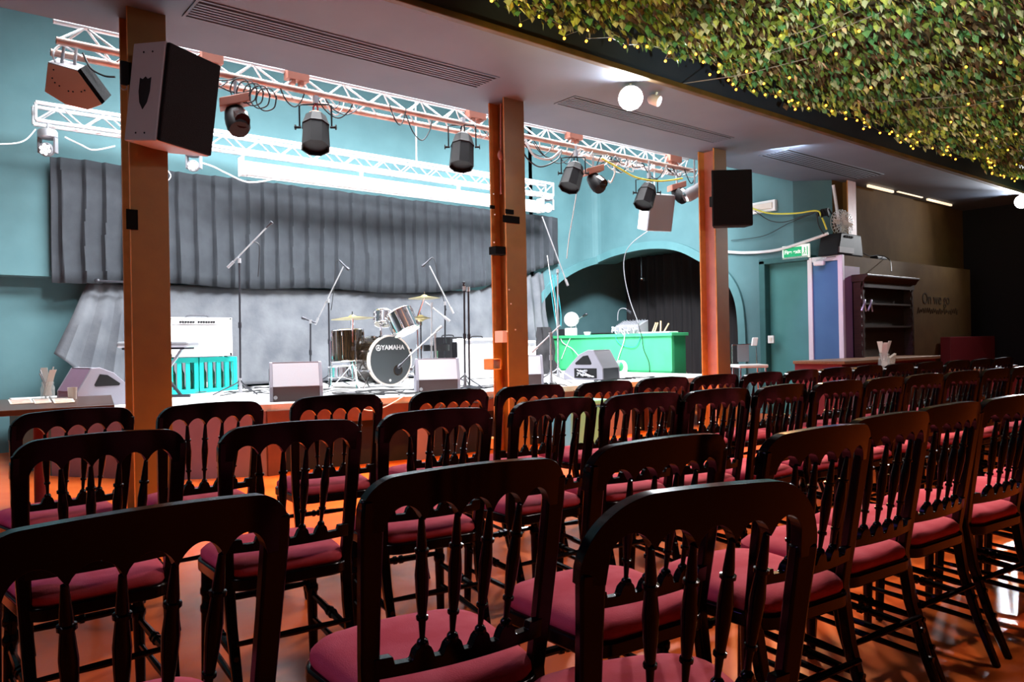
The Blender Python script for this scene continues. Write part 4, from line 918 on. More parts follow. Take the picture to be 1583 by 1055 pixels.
# ------------------------------------------------------------------ cables on the truss
rr = random.Random(21)
ORD = ['first', 'second', 'third', 'fourth', 'fifth', 'sixth', 'seventh', 'eighth', 'ninth', 'tenth', 'eleventh', 'twelfth', 'thirteenth', 'fourteenth', 'fifteenth', 'sixteenth', 'seventeenth', 'eighteenth', 'nineteenth', 'twentieth', 'twenty-first', 'twenty-second', 'twenty-third', 'twenty-fourth']
for i, x in enumerate(sorted(rr.uniform(1.6, 8.5) for _ in range(24))):
    y = T1Y+rr.uniform(-.14, .16); z = T1Z-.19; L = rr.uniform(.15, .7); s_ = rr.uniform(.06, .22)
    cable('thin cable drooping from the front truss, %s from the left' % ORD[i], [(x, y, z+.03), (x+L*.2, y-.03, z-s_*.7), (x+L*.55, y-.02, z-s_), (x+L*.85, y-.01, z-s_*.5), (x+L, y, z+.03)], rr.choice(['cable_black', 'cable_black', 'cable_white', 'stand_dark']), .0065, 6, grp='cables drooping from the front truss')
for k in range(5):
    c_ = Q(372+10*k, 138+4*k, 6.6); cable('black cable loop hanging beside the scanner light, %s from the left' % ['first', 'second', 'third', 'fourth', 'fifth'][k], [c_+RT*(.09*math.cos(a*1.1))+Vector((0, 0, .10*math.sin(a*1.1))) for a in range(7)], 'cable_black', .006, 6, grp='cable loops beside the scanner light')
cable('long yellow cable sagging under the right half of the front truss', [Q(930, 245, 9.2), Q(960, 262, 9.3), Q(985, 275, 9.5), Q(1020, 280, 9.8), Q(1055, 276, 10)], 'cable_yellow', .011)
cable('long sagging cable from the scanner truss end at left', [Q(128, 82, 6), Q(140, 105, 6), Q(160, 117, 6), Q(178, 119, 6)], 'cable_black', .008)
cable('cable from the left truss end down to the hanging loudspeaker', [Q(104, 68, 5.9), Q(88, 73, 5.85), Q(82, 85, 5.8), Q(86, 97, 5.85)], 'cable_white', .008)
cable('thin pale cable swinging from the rear truss to the left wall', [Q(55, 200, 7.9), Q(40, 216, 7.8), Q(20, 222, 7.6), Q(-20, 223, 7.4)], 'cable_white', .007)
cable('pale cable sagging under the left end of the rear truss', [Q(100, 212, 7.9), Q(125, 224, 8), Q(145, 232, 8.1), Q(178, 226, 8.2)], 'cable_white', .008)
cable('pale cable running from the moving head to the screen casing', [Q(312, 252, 8.6), Q(330, 258, 8.7), Q(350, 268, 8.8), Q(385, 282, 8.9), Q(430, 276, 9)], 'cable_white', .009)
cable('cable loop dangling below the rear truss beside the left column', [Q(255, 225, 8.5), Q(253, 262, 8.5), Q(258, 279, 8.5), Q(264, 272, 8.5), Q(258, 262, 8.5)], 'cable_white', .006)
cable('hook shaped white cord under the front truss right of centre', [Q(948, 252, 9.4), Q(950, 268, 9.4), Q(944, 282, 9.4), Q(940, 279, 9.4)], 'cable_white', .012)
for (x0, y0, x1, y1) in ((390, 215, 420, 212),): pass
cable('white cable bundle swag on the front truss right of the middle column', [Q(812, 215, 8.4), Q(825, 240, 8.4), Q(850, 246, 8.5), Q(868, 232, 8.6)], 'cable_white', .014)
cable('black cable swag on the front truss right of the middle column', [Q(805, 225, 8.3), Q(815, 245, 8.3), Q(835, 258, 8.4), Q(860, 248, 8.6), Q(868, 235, 8.7)], 'cable_black', .009)
p = P(802, 243, 1, 6.72); tag(M().box(p-Vector((.05, .05, .12)), p+Vector((.05, .05, .12))).make('dimmer_box', 'clamp_brown', bevel=.006), 'small reddish box hanging at the truss just right of the middle column', 'box')
rr = random.Random(31)
for i in range(14):
    x = 6.6+i*.16+rr.uniform(-.05, .05); pts = [Vector((x, T1Y-.12, T1Z-.17))]
    for k in range(4): pts.append(Vector((x+rr.uniform(-.12, .22), T1Y-.12+rr.uniform(-.08, .2), T1Z-.19-rr.uniform(.0, .14))))
    pts.append(Vector((x+.2, T1Y-.12, T1Z-.17)))
    cable('tangled lead at the right end of the front truss, %s from left' % NTH[i], pts, ['cable_white', 'cable_white', 'cable_black', 'steel'][i % 4], .007, 5, grp='tangled leads at the right end of the front truss')
for i in range(3):
    cable('thin turquoise cable hanging by the right drape edge, %s of three' % ['left', 'middle', 'right'][i], [P(850+4*i, 425, 1, 9.75), P(853+5*i, 455, 1, 9.7), P(857+5*i, 485, 1, 9.65), P(861+3*i, 505, 1, 9.6)], 'cable_teal', .007, grp='turquoise cables by the drape edge')
# wall mounted items on the right wall (plane X = 10.2)
xw = 10.185
def wp(px, py, dx_=0): return P(px, py, 0, xw+dx_)
def wbox(name, x0, y0, x1, y1, th, mt, par, bevel=.004, lab=None):
    a = wp(x0, (y0+y1)/2); b = wp(x1, (y0+y1)/2); z1 = wp((x0+x1)/2, y0).z; z0 = wp((x0+x1)/2, y1).z
    return M().box((xw-th, b.y, z0), (10.2, a.y, z1)).make(name, mt, par, bevel=bevel, label=lab), a, b, z0, z1
es = thing('exit_sign', 'green fire exit sign with white border above the teal door', 'sign', wp(1231, 388))
_, a, b, z0, z1 = wbox('panel', 1210, 379, 1252, 400, .015, 'sign_white', es)
WS = a.y-b.y; gl_ = a.y-.025; gr_ = b.y+WS*.27
M().box((xw-.019, gr_, z0+.03), (xw-.015, gl_, z1-.03)).make('green_field', 'sign_green', es)
text('sign_lettering', 'Fire exit', (z1-z0)*.39, 'sign_white', es, (xw-.0205, (gl_+gr_)/2, (z0+z1)/2), (0, -1, 0), (0, 0, 1), .001, bold=.002)
zc = (z0+z1)/2; X_ = xw-.018; yr = b.y+WS*.17
M().box((X_, b.y+.022, z0+.035), (X_+.002, b.y+.036, z1-.035)).make('pictogram_door', 'sign_green', es)
m = M(); m.ball((X_, yr, zc+.045), .010, 8); m.tube([(X_, yr, zc+.035), (X_, yr, zc-.01)], .007, 4)
m.tube([(X_, yr, zc-.01), (X_, yr+.015, zc-.03), (X_, yr+.026, zc-.052)], .005, 4); m.tube([(X_, yr, zc-.01), (X_, yr-.015, zc-.03), (X_, yr-.006, zc-.052)], .005, 4); m.tube([(X_, yr, zc+.025), (X_, yr-.024, zc+.01)], .004, 4)
m.make('pictogram_runner', 'sign_green', es)
em = thing('emergency_light', 'white box emergency light high on the right wall', 'light', wp(1180, 321)); wbox('case', 1161, 312, 1201, 329, .05, 'white_plastic', em, .008); wbox('diffuser', 1165, 316, 1197, 325, .07, 'cream', em)
sw = thing('light_switch', 'white light switch plate beside the teal door', 'switch', wp(1192, 525)); wbox('plate', 1188, 519, 1197, 531, .02, 'white_plastic', sw); wbox('rocker', 1190.5, 522, 1194.5, 528, .03, 'cream', sw)
dc = thing('door_closer', 'white door closer on top of the blue door frame', 'door closer', (10.12, 5.6, 2.2))
M().box((10.10, 5.5, 2.14), (10.17, 5.66, 2.21)).make('body', 'white_plastic', dc, bevel=.02); m = M(); m.tube([(10.13, 5.62, 2.22), (10.10, 5.45, 2.24), (10.17, 5.36, 2.25)], .008); m.make('arm', 'steel', dc)
cable('thick white conduit curving across the right wall to the exit sign', [wp(1108, 388, -.03), wp(1150, 391, -.03), wp(1200, 387, -.03), wp(1250, 372, -.03), wp(1280, 361, -.03)], 'white_paint', .022, name='conduit', kind='conduit')
cable('yellow cable strung along the right wall from the emergency light', [wp(1162, 322, -.08), wp(1190, 330, -.08), wp(1230, 330, -.06), wp(1262, 326, -.06), wp(1270, 335, -.06), wp(1278, 355, -.06)], 'cable_yellow', .012)
cable('black cable sagging below the yellow one on the right wall', [wp(1165, 325, -.05), wp(1190, 341, -.04), wp(1215, 343, -.04), wp(1250, 331, -.04), wp(1268, 326, -.04)], 'cable_black', .007)
cable('thin black cable slanting along the right wall', [wp(1130, 372, -.02), wp(1180, 365, -.02), wp(1220, 345, -.02), wp(1258, 330, -.02)], 'cable_black', .005)
cable('black lead down to the box under the desk fan', [wp(1262, 330, -.05), wp(1266, 350, -.05), wp(1274, 362, -.05)], 'cable_black', .008)
m = M(); c_ = wp(1274, 328, -.04)
for k in range(5): m.tube([c_+Vector((0, .09-.04*k, .03)), c_+Vector((-.03, .07-.05*k, -.03*(k % 2)-.05))], .012, 5)
m.box(c_-Vector((0, .05, .05)), c_+Vector((.05, .05, .05))); tag(m.make('cable_clamp', 'black_plastic'), 'black clamp gripping the wall cables near the fan', 'clamp')
m = M(); p0 = P(992, 431, 0, 11.0); m.ball(p0, .03, 8); m.box(p0+Vector((-.02, -.09, -.05)), p0+Vector((.02, -.05, .01))); m.cyl(p0, (p0.x, p0.y, 2.86), .012, seg=6); tag(m.make('alcove_lamp', 'chrome', smooth=True), 'small chrome lamp hanging in the dark alcove', 'lamp')
# box and fan on the ledge
LZ = 2.27
bx = thing('stage_amplifier', 'black tapered box standing on the ledge under the fan', 'box', (10.5, 5.47, LZ))
M().prism([(10.12, 5.30, LZ+.004), (10.85, 5.30, LZ+.004), (10.80, 5.30, LZ+.31), (10.22, 5.30, LZ+.31)], (0, .30, 0)).make('body', 'black_plastic', bx, bevel=.02)
M().box((10.14, 5.285, LZ+.03), (10.55, 5.30, LZ+.11)).make('plate', 'wedge_brown', bx)
for k in range(4): M().box((10.32+.06*k, 5.29, LZ+.25), (10.36+.06*k, 5.299, LZ+.28)).make('vent_slot', 'black_void', bx)
fc = P(1303, 345, 1, 5.42); t = thing('desk_fan', 'chrome caged desk fan with grey blades standing high on the black box', 'fan', (fc.x, 5.45, LZ+.31))
fb = LZ+.314; R_f = P(1325, 345, 1, 5.42).x-fc.x; nf = Vector((-.35, -.93, .05)).normalized()
M().lathe((fc.x, 5.45, fb), (fc.x, 5.45, fb+.03), [(0, .10), (1, .06)], 16).make('base', 'steel', t); M().cyl((fc.x, 5.45, fb), (fc.x, 5.45, fc.z), .014, seg=8).make('neck', 'steel', t)
m = M(); u = nf.orthogonal().normalized(); v_ = nf.cross(u)
R_f = .195
for k in (1, 2, 3, 4, 5, 6): m.torus(fc+nf*(.05-.002*k*k), nf, R_f*k/6, .003, 28, 4)
for k in range(24):
    e = u*math.cos(k*PI/12)+v_*math.sin(k*PI/12); m.tube([fc+nf*.05, fc+e*R_f*.6+nf*.04, fc+e*R_f], .0035, 4); m.tube([fc-nf*.05, fc+e*R_f*.7-nf*.04, fc+e*R_f], .0025, 4)
m.make('guard', 'white_plastic', t, smooth=True)
for k in range(4):
    a = k*PI/2+.4; e = u*math.cos(a)+v_*math.sin(a); g_ = u*math.cos(a+.7)+v_*math.sin(a+.7)
    M().prism([fc+e*.03, fc+e*R_f*.8, fc+(e+g_)*R_f*.46, fc+g_*R_f*.45], nf*.006).make('blade', 'cream', t)
M().lathe(fc-nf*.09, fc+nf*.02, [(0, .03), (.5, .05), (1, .03)], 12).make('motor', 'steel', t, smooth=True)
p = P(1356, 402, 1, 5.42); m = M(); m.box((p.x-.16, 5.34, LZ), (p.x+.16, 5.46, LZ+.06)); tag(m.make('power_block', 'black_plastic', bevel=.02), 'black power block lying on the ledge right of the fan', 'box')
cable('thin dark cable over the ledge right of the fan', [P(1335, 392, 1, 5.4), P(1345, 396, 1, 5.38), P(1360, 395, 1, 5.38), P(1375, 402, 1, 5.22), P(1378, 420, 1, 5.0)], 'cable_black', .006)
# wall lettering in dark script: the upper line and an illegible second line of strokes
p = P(1448, 463, 1, 5.29); o = text('wall_lettering', 'On we go', .26, 'faded_ink', None, (p.x, 5.294, p.z), (1, 0, 0), (0, 0, 1), .001)
tag(o, 'faint dark hand lettering on the brown wall, upper line', 'lettering')
p = P(1452, 482, 1, 5.29); rr = random.Random(6); pts = [Vector((p.x-.8+.04*k, 5.295, p.z+(.07 if k % 2 else -.05)*rr.uniform(.2, 1))) for k in range(40)]
tag(M().tube(bez(pts, 3), .004, 4).make('wall_lettering', 'faded_ink'), 'faint illegible second line of script on the brown wall', 'lettering')
# ceiling slot lights far right
for (x0, y0, x1, y1) in ((1342, 287, 1381, 296), (1388, 295, 1426, 306), (1434, 308, 1471, 316)):
    a = P(x0, y0, 1, 5.45); b = P(x1, y1, 1, 5.45)
    o = M().box((a.x, 5.44, a.z-.02), (b.x, 5.47, a.z+.015)).make('strip_light', 'slot_light')
    tag(o, 'slim warm strip light along the dark ceiling, %s of three' % ('left' if x0 < 1350 else 'brightest middle' if x0 < 1400 else 'right'), 'light', 'warm strip lights on the far ceiling')
tag(M().box((13.3, 5.10, 0), (15.2, 5.26, 1.1)).make('panel', 'red_paint', bevel=.01), 'dark red low panel standing before the brown wall', 'panel')
# hutch shelf unit against the block
hx0 = P(1318, 480, 1, 5.28).x; hx1 = P(1407, 480, 1, 5.18).x; hz1 = P(1360, 424, 1, 5.0).z; hz0 = .84
h_t = thing('shelf_unit', 'dark wooden open shelf unit with scalloped sides on the sideboard', 'shelf', ((hx0+hx1)/2, 5.1, hz0))
yh0, yh1 = 5.11, 5.28
for sx in (0, 1):
    pts = []; n = 40; x = hx0 if sx == 0 else hx1-.03
    for k in range(n+1):
        z = hz0+(hz1-hz0-.1)*k/n; pts.append(Vector((x, yh0+.03+.022*abs(math.sin(k*PI/5)), z)))
    pts += [Vector((x, yh1, hz1-.1)), Vector((x, yh1, hz0))]
    M().prism(pts, (.03, 0, 0)).make('side_panel', 'dark_oak', h_t)
    pts = []
    for k in range(n+1):
        z = hz0+(hz1-hz0-.16)*k/n; q_ = .03+.025*abs(math.sin(k*PI/5)); pts.append(Vector((hx0+q_ if sx == 0 else hx1-q_, yh0+.02, z)))
    xe = hx0 if sx == 0 else hx1
    pts += [Vector((xe, yh0+.02, hz1-.16)), Vector((xe, yh0+.02, hz0))]
    M().prism(pts, (0, .015, 0)).make('scalloped_edge', 'dark_oak', h_t)
M().box((hx0, yh1-.015, hz0), (hx1, yh1, hz1-.1)).make('back_panel', 'dark_oak', h_t)
pr = [(yh0-.06, hz1), (yh0-.06, hz1-.025), (yh0-.03, hz1-.05), (yh0, hz1-.10), (yh1, hz1-.10), (yh1, hz1)]
M().prism([(hx0-.02, a, b) for a, b in pr], (hx1-hx0+.07, 0, 0)).make('cornice', 'dark_oak', h_t, bevel=.004)
M().box((hx0, yh0, hz1-.18), (hx1, yh0+.02, hz1-.10)).make('frieze', 'dark_oak', h_t)
for zf_ in (.36, .64): zz = hz0+(hz1-hz0)*zf_; M().box((hx0+.03, yh0+.03, zz), (hx1-.03, yh1-.015, zz+.025)).make('shelf', 'dark_oak', h_t)
for k, (px, py) in enumerate(((1330, 473), (1340, 472))):
    zz = hz0+(hz1-hz0)*.64+.025; p = P(px, py, 1, 5.1); m = M(); m.tube([(p.x-.05, 5.06, zz-.12), (p.x, 5.04, zz-.02), (p.x+.05, 5.06, zz+.03)], .015); m.tube([(p.x+.03, 5.05, zz-.02), (p.x+.06, 5.05, zz-.13)], .01)
    tag(m.make('clip_lamp', 'steel', smooth=True), ('left' if k == 0 else 'right')+' one of two small clip lamps on the middle shelf', 'lamp')
sb = thing('sideboard', 'brown sideboard with pale worn top under the shelf unit', 'sideboard', (11.4, 5.0, 0))
sx0 = P(1303, 556, 1, 4.62).x; sx1 = P(1452, 556, 1, 4.62).x
M().box((sx0, 4.60, .80), (sx1, 5.28, .84)).make('top', 'counter_wood', sb, bevel=.006); M().box((sx0+.03, 4.65, .05), (sx1-.05, 5.27, .80)).make('carcass', 'red_paint', sb)
for k in range(4): w4 = (sx1-sx0-.14)/4; M().box((sx0+.06+w4*k, 4.63, .1), (sx0+.02+w4*(k+1), 4.65, .76)).make('door', 'plum_paint_purple_light' if k < 2 else 'dark_oak', sb, bevel=.006)
# tables right with jar
def table(lab, corners, h, th, mt, leg=None):
    c = sum((Vector(p) for p in corners), Vector())/len(corners); c.z = 0; t = thing('table', lab, 'table', c)
    M().prism([Vector((p[0], p[1], h-th)) for p in corners], (0, 0, th)).make('tabletop', mt, t, bevel=.004)
    M().cyl((c.x, c.y, .03), (c.x, c.y, h-th), .045, seg=12).make('pedestal', 'red_paint', t, smooth=True)
    m = M(); m.box((c.x-.3, c.y-.04, 0), (c.x+.3, c.y+.04, .035)); m.box((c.x-.04, c.y-.3, 0), (c.x+.04, c.y+.3, .035)); m.make('foot', 'stand_dark', t, bevel=.01); return t
def tq(*pp, z): return [P(x, y, 2, z) for x, y in pp]
table('dark table with pale edged top holding the napkin jar at right', [(7.35, 3.45, 0), (8.55, 3.45, 0), (8.55, 4.1, 0), (7.35, 4.1, 0)], .80, .035, 'counter_wood')
table('narrow dark table furthest right in front of the black wall', [(9.3, 3.25, 0), (10.4, 3.25, 0), (10.4, 3.8, 0), (9.3, 3.8, 0)], .76, .035, 'counter_wood')
def jar(lab, p, s=1.0, grp=None):
    p = Vector(p); t = thing('cutlery_jar', lab, 'jar', p)
    M().lathe(p, p+Vector((0, 0, .135*s)), [(0, .042*s), (.04, .048*s), (.68, .048*s), (.8, .038*s), (.85, .038*s), (.86, .042*s), (1, .042*s)], 20).make('glass_jar', 'glass', t, smooth=True)
    rr = random.Random(int(p.x*100))
    for k in range(7):
        a = rr.uniform(0, 6.3); b = Vector((.018*math.cos(a+3), .018*math.sin(a+3), .01)); e = Vector((.05*math.cos(a), .05*math.sin(a), .2+.03*rr.random()))*s
        if k % 3 == 0: M().tube([p+b, p+e], .005*s, 5).make('cutlery', 'steel', t)
        else: M().obox(p+(b+e)/2+Vector((0, 0, .02)), (math.cos(a+1), math.sin(a+1), 0), (-math.sin(a+1), math.cos(a+1), 0), e-b, .022*s, .004*s, (e-b).length/2).make('napkin', 'paper', t)
    return t
jar('glass jar of napkins on the dark table at the right', (7.80, 3.62, .80), 1.15)
p = Vector((8.0, 3.65, .80)); m = M(); m.lathe(p, p+Vector((0, 0, .05)), [(0, .02), (.6, .03), (1, .045)], 10); m.obox(p+Vector((.03, 0, .085)), (1, 0, .3), (0, 1, .3), (-.3, -.3, 1), .07, .012, .05); m.obox(p+Vector((.08, 0, .10)), (.8, .1, .6), (0, 1, 0), (-.6, 0, .8), .05, .006, .015); tag(m.make('paper_flower', 'paper'), 'folded white paper napkin right of the jar on the dark table', 'napkin')
tag(M().box((8.6, 2.9, 0), (11.5, 3.15, .72)).make('bench_back', 'red_paint', bevel=.03), 'dark red bench back behind the front row of chairs at right', 'bench')
# left table
tz = .78
ft_ = tq((177, 626), (172, 611), (-60, 621), (-60, 639), z=tz)
ltb = table('dark table at the left edge holding jar, cup and menus', ft_, tz, .035, 'table_wood')
pj = P(74, 618, 2, tz); jar('glass jar of cutlery and napkins with a tied paper band on the left table', pj, .97)
pj = P(112, 617, 2, tz); t = thing('cup', 'beige paper cup right of the jar on the left table', 'cup', pj); M().lathe(pj, pj+Vector((0, 0, .085)), [(0, .028), (.95, .032), (1, .034), (1, .029), (.1, .025)], 18).make('body', 'cream', t, smooth=True)
for k, (x0, x1) in enumerate(((12, 48), (50, 76), (80, 112))):
    q_ = [P(x0, 619-.02*x0, 2, tz+.002), P(x1, 618-.02*x1, 2, tz+.002), P(x1+4, 624.5-.02*x1, 2, tz+.002), P(x0+4, 626-.02*x0, 2, tz+.002)]
    o = M().prism(q_, (0, 0, .003)).make('menu_card', 'paper'); tag(o, '%s of three printed cards lying flat on the left table' % ['left', 'middle', 'right'][k], 'card')
    c4_ = sum(q_, Vector())/4; M().prism([c4_+(p-c4_)*.82+Vector((0, 0, .004)) for p in q_], (0, 0, .0008)).make('print', 'menu_print', o)
# blue crate on the floor before the stage
a = P(878, 650, 1, 5.9); b = P(934, 650, 1, 5.9); t = thing('cool_box', 'light blue plastic box on the floor before the stage, seen through chair backs', 'box', ((a.x+b.x)/2, 5.95, 0))
M().box((a.x, 5.85, 0), (b.x, 6.2, .44)).make('body', 'blue_crate', t, bevel=.02); M().box((a.x-.01, 5.84, .44), (b.x+.01, 6.21, .50)).make('lid', 'blue_crate', t, bevel=.015)
# bar stool by the door
sp = P(1158, 566, 2, .76); st = thing('bar_stool', 'metal bar stool with white seat and thin back frame by the teal door', 'stool', (sp.x, sp.y, 0))
sx, sy = sp.x, sp.y; fwd = Vector((-.6, -.8, 0)); sd = Vector((.8, -.6, 0))
M().obox((sx, sy, .76), sd, fwd, (0, 0, 1), .2, .19, .022).make('seat', 'white_plastic', st, bevel=.012)
for a_ in (-1, 1):
    for b_ in (-1, 1): M().tube([Vector((sx, sy, .74))+sd*a_*.17+fwd*b_*.15, Vector((sx, sy, 0))+sd*a_*.20+fwd*b_*.19], .012, 8).make('leg', 'chrome', st, smooth=True)
c0 = Vector((sx, sy, 0))
M().tube([c0-fwd*.17-sd*.17+Vector((0, 0, .76)), c0-fwd*.24-sd*.15+Vector((0, 0, 1.05)), c0-fwd*.24+sd*.19+Vector((0, 0, 1.06)), c0-fwd*.17+sd*.17+Vector((0, 0, .76))], .010, 8).make('back_frame', 'chrome', st, smooth=True)
M().obox(c0-fwd*.225+Vector((0, 0, .93)), sd, fwd, (0, 0, 1), .08, .006, .12).make('back_panel', 'grey_box', st)
m = M()
for a_ in (-1, 1): m.tube([c0+sd*a_*.185+fwd*.17+Vector((0, 0, .3)), c0+sd*a_*.185-fwd*.17+Vector((0, 0, .3))], .009)
m.tube([c0+sd*.185+fwd*.17+Vector((0, 0, .3)), c0-sd*.185+fwd*.17+Vector((0, 0, .3))], .009); m.make('footrest', 'chrome', st, smooth=True)
tag(M().obox(c0-fwd*.24+sd*.17+Vector((0, 0, 1.09)), sd, fwd, (.3, 0, 1), .04, .02, .06).make('cloth', 'white_fabric', bevel=.01), 'small white cloth draped on the bar stool back corner', 'cloth')
# ------------------------------------------------------------------ banquet chairs (local: x width, +Y towards the stage, crest at y=0)
HW = .22
def yb(z, x=0):            # y of the back at height z
    r = .075*(1-max(0, min(1, (z-.45)/.455))) if z > .45 else .075-.13*((.45-z)/.45)**1.6
    return r+.028*(x/HW)**2
def slab(xs, top, bot, th, name, parent, bev=.003):
    m = M(); vs = []; n = len(xs)
    for x in xs:
        t_, b_ = top(x), bot(x)
        for (z, dy) in ((b_, -th/2), (b_, th/2), (t_, th/2), (t_, -th/2)): vs.append(Vector((x, yb(z, x)+dy, z)))
    fs = []
    for i in range(n-1):
        for k in range(4): fs.append((i*4+k, i*4+(k+1) % 4, (i+1)*4+(k+1) % 4, (i+1)*4+k))
    fs += [(0, 1, 2, 3), ((n-1)*4+3, (n-1)*4+2, (n-1)*4+1, (n-1)*4)]
    return m.add(vs, fs).make(name, 'chair_wood', parent, smooth=True, bevel=bev)
def make_chair(rc=.062, SD=.47):
    t = thing('banquet_chair', '', 'chair')
    IW = HW-.043
    def top(x):
        a = abs(x); z = .907-.014*(x/HW)**2
        if a > HW-rc: z -= rc-math.sqrt(max(rc*rc-(a-(HW-rc))**2, 0))
        return z
    def bot(x):
        a = abs(x)
        if a >= IW: return .80 if rc < .1 else .765
        u = (x+IW)/(2*IW)*5; f = u-math.floor(u)
        return .806+.038*math.sin(PI*min(max(f, 0), 1))**.55
    xs = [-HW+2*HW*i/88 for i in range(89)]
    xs = sorted(set([-HW+.0005, HW-.0005]+[x for x in xs if abs(x) < HW-.001]))
    # extra samples at the round shoulders
    xs = sorted(xs+[s*(HW-e) for s in (-1, 1) for e in (.0012, .0025)])
    slab(xs, top, bot, .026, 'crest_rail', t)
    # upright + rear leg in one tapering sweep
    for s in (-1, 1):
        pts = []
        for z, x, wx, wy in ((.86 if rc < .1 else .785, HW-.0225, .0425, .026), (.80 if rc < .1 else .76, HW-.0225, .0425, .026), (.70, HW-.025, .040, .026), (.56, HW-.030, .037, .027), (.45, HW-.036, .034, .030), (.30, HW-.040, .031, .029), (.15, HW-.044, .028, .026), (.0, HW-.048, .024, .022)):
            y = yb(z, HW-.02); pts.append((s*x, y, z, wx/2, wy/2))
        vs = []; 
        for (x, y, z, a, b) in pts: vs += [(x-a, y-b, z), (x+a, y-b, z), (x+a, y+b, z), (x-a, y+b, z)]
        fs = [(i*4+k, i*4+(k+1) % 4, (i+1)*4+(k+1) % 4, (i+1)*4+k) for i in range(len(pts)-1) for k in range(4)]+[(0, 1, 2, 3), tuple(range(len(vs)-4, len(vs)))]
        M().add(vs, fs).make('rear_upright', 'chair_wood', t, smooth=True, bevel=.005)
    xt = [-IW+2*IW*k/5 for k in (1, 2, 3, 4)]
    def lb(x):
        z = .520
        return z
    def lt(x):
        z = .545
        dmin = min(abs(x-q*.86) for q in xt)
        if dmin < .017: z = .562+.012*math.cos(dmin/.017*PI/2)
        elif dmin < .021: z = .562-(dmin-.017)/.004*.017
        if abs(x) > IW-.028: z = .560
        return z
    slab([-IW-.008+(2*IW+.016)*i/96 for i in range(97)], lt, lb, .022, 'lower_rail', t, .0015)
    for q in xt: M().ball((q*.86, yb(.565, q*.86)-.002, .572), .0125, 8).make('turned_bead', 'chair_wood', t, smooth=True)
    prof = [(0, .0055), (.05, .0065), (.20, .0095), (.235, .0095), (.24, .0135), (.265, .0135), (.27, .0095), (.33, .011), (.45, .0135), (.60, .012), (.78, .0085), (.785, .0115), (.81, .0115), (.815, .0075), (.95, .0055), (1, .0055)]
    for q in xt:
        M().lathe((q, yb(.812, q), .814), (q*.86, yb(.57, q*.86), .575), prof, 10).make('spindle', 'chair_wood', t, smooth=True)
    # seat
    def outline(y0, y1, w0, w1, r, n=6, bow=.02):
        pts = []; cs = [(-w0/2, y0, PI, 1.5*PI), (w0/2, y0, 1.5*PI, 2*PI), (w1/2, y1, 0, .5*PI), (-w1/2, y1, .5*PI, PI)]
        for i, (x, y, a0, a1) in enumerate(cs):
            sx = 1 if x > 0 else -1; sy = -1 if i < 2 else 1; rr_ = r if i >= 2 else r*.7
            for k in range(n+1):
                a = a0+(a1-a0)*k/n; pts.append(Vector((x-sx*rr_+rr_*math.cos(a), y-sy*rr_+rr_*math.sin(a), 0)))
            if i == 2: pts += [Vector((w1/2*(1-2*k/6)*.6, y1+bow*(1-(1-2*k/6)**2)*.6, 0)) for k in range(1, 6)]
        return pts
    ol = outline(.055, SD, .385, .43, .10)
    M().prism([p+Vector((0, 0, .405)) for p in ol], (0, 0, .038)).make('seat_frame', 'chair_wood', t, smooth=True, bevel=.006)
    cen = Vector((0, (SD+.055)/2, 0)); m = M(); vs = []; n = len(ol)
    rings = [(.93, .440), (.965, .452), (.96, .468), (.90, .481), (.75, .490), (.45, .497), (.15, .499)]
    for sc, z in rings:
        for p in ol:
            q = cen+(p-cen)*sc; vs.append((q.x, q.y, z))
    fs = [(i*n+k, i*n+(k+1) % n, (i+1)*n+(k+1) % n, (i+1)*n+k) for i in range(len(rings)-1) for k in range(n)]+[tuple((len(rings)-1)*n+k for k in range(n)), tuple(range(n))[::-1]]
    M().add(vs, fs).make('seat_cushion', 'velvet', t, smooth=True)
    lp = [(0, .013), (.03, .015), (.35, .0175), (.60, .019), (.62, .023), (.66, .023), (.68, .018), (.74, .018), (.76, .024), (.80, .024), (.82, .021), (1, .022)]
    for s in (-1, 1): M().lathe((s*.185, SD-.035, 0), (s*.175, SD-.05, .41), lp, 12).make('front_leg', 'chair_wood', t, smooth=True)
    sp_ = [(0, .008), (.12, .010), (.30, .0125), (.44, .0125), (.45, .017), (.48, .017), (.49, .012), (.51, .012), (.52, .017), (.55, .017), (.56, .0125), (.7, .0125), (.88, .010), (1, .008)]
    for s in (-1, 1):
        M().lathe((s*.18, SD-.045, .24), (s*.178, yb(.22)-.0, .22), sp_, 8).make('stretcher', 'chair_wood', t, smooth=True)
        M().lathe((s*.181, SD-.042, .155), (s*.175, yb(.14), .14), [(0, .008), (.5, .011), (1, .008)], 8).make('stretcher', 'chair_wood', t, smooth=True)
    M().lathe((-.18, SD-.042, .28), (.18, SD-.042, .28), sp_, 8).make('stretcher', 'chair_wood', t, smooth=True)
    M().lathe((-.175, yb(.26), .26), (.175, yb(.26), .26), [(0, .008), (.5, .011), (1, .008)], 8).make('stretcher', 'chair_wood', t, smooth=True)
    return t
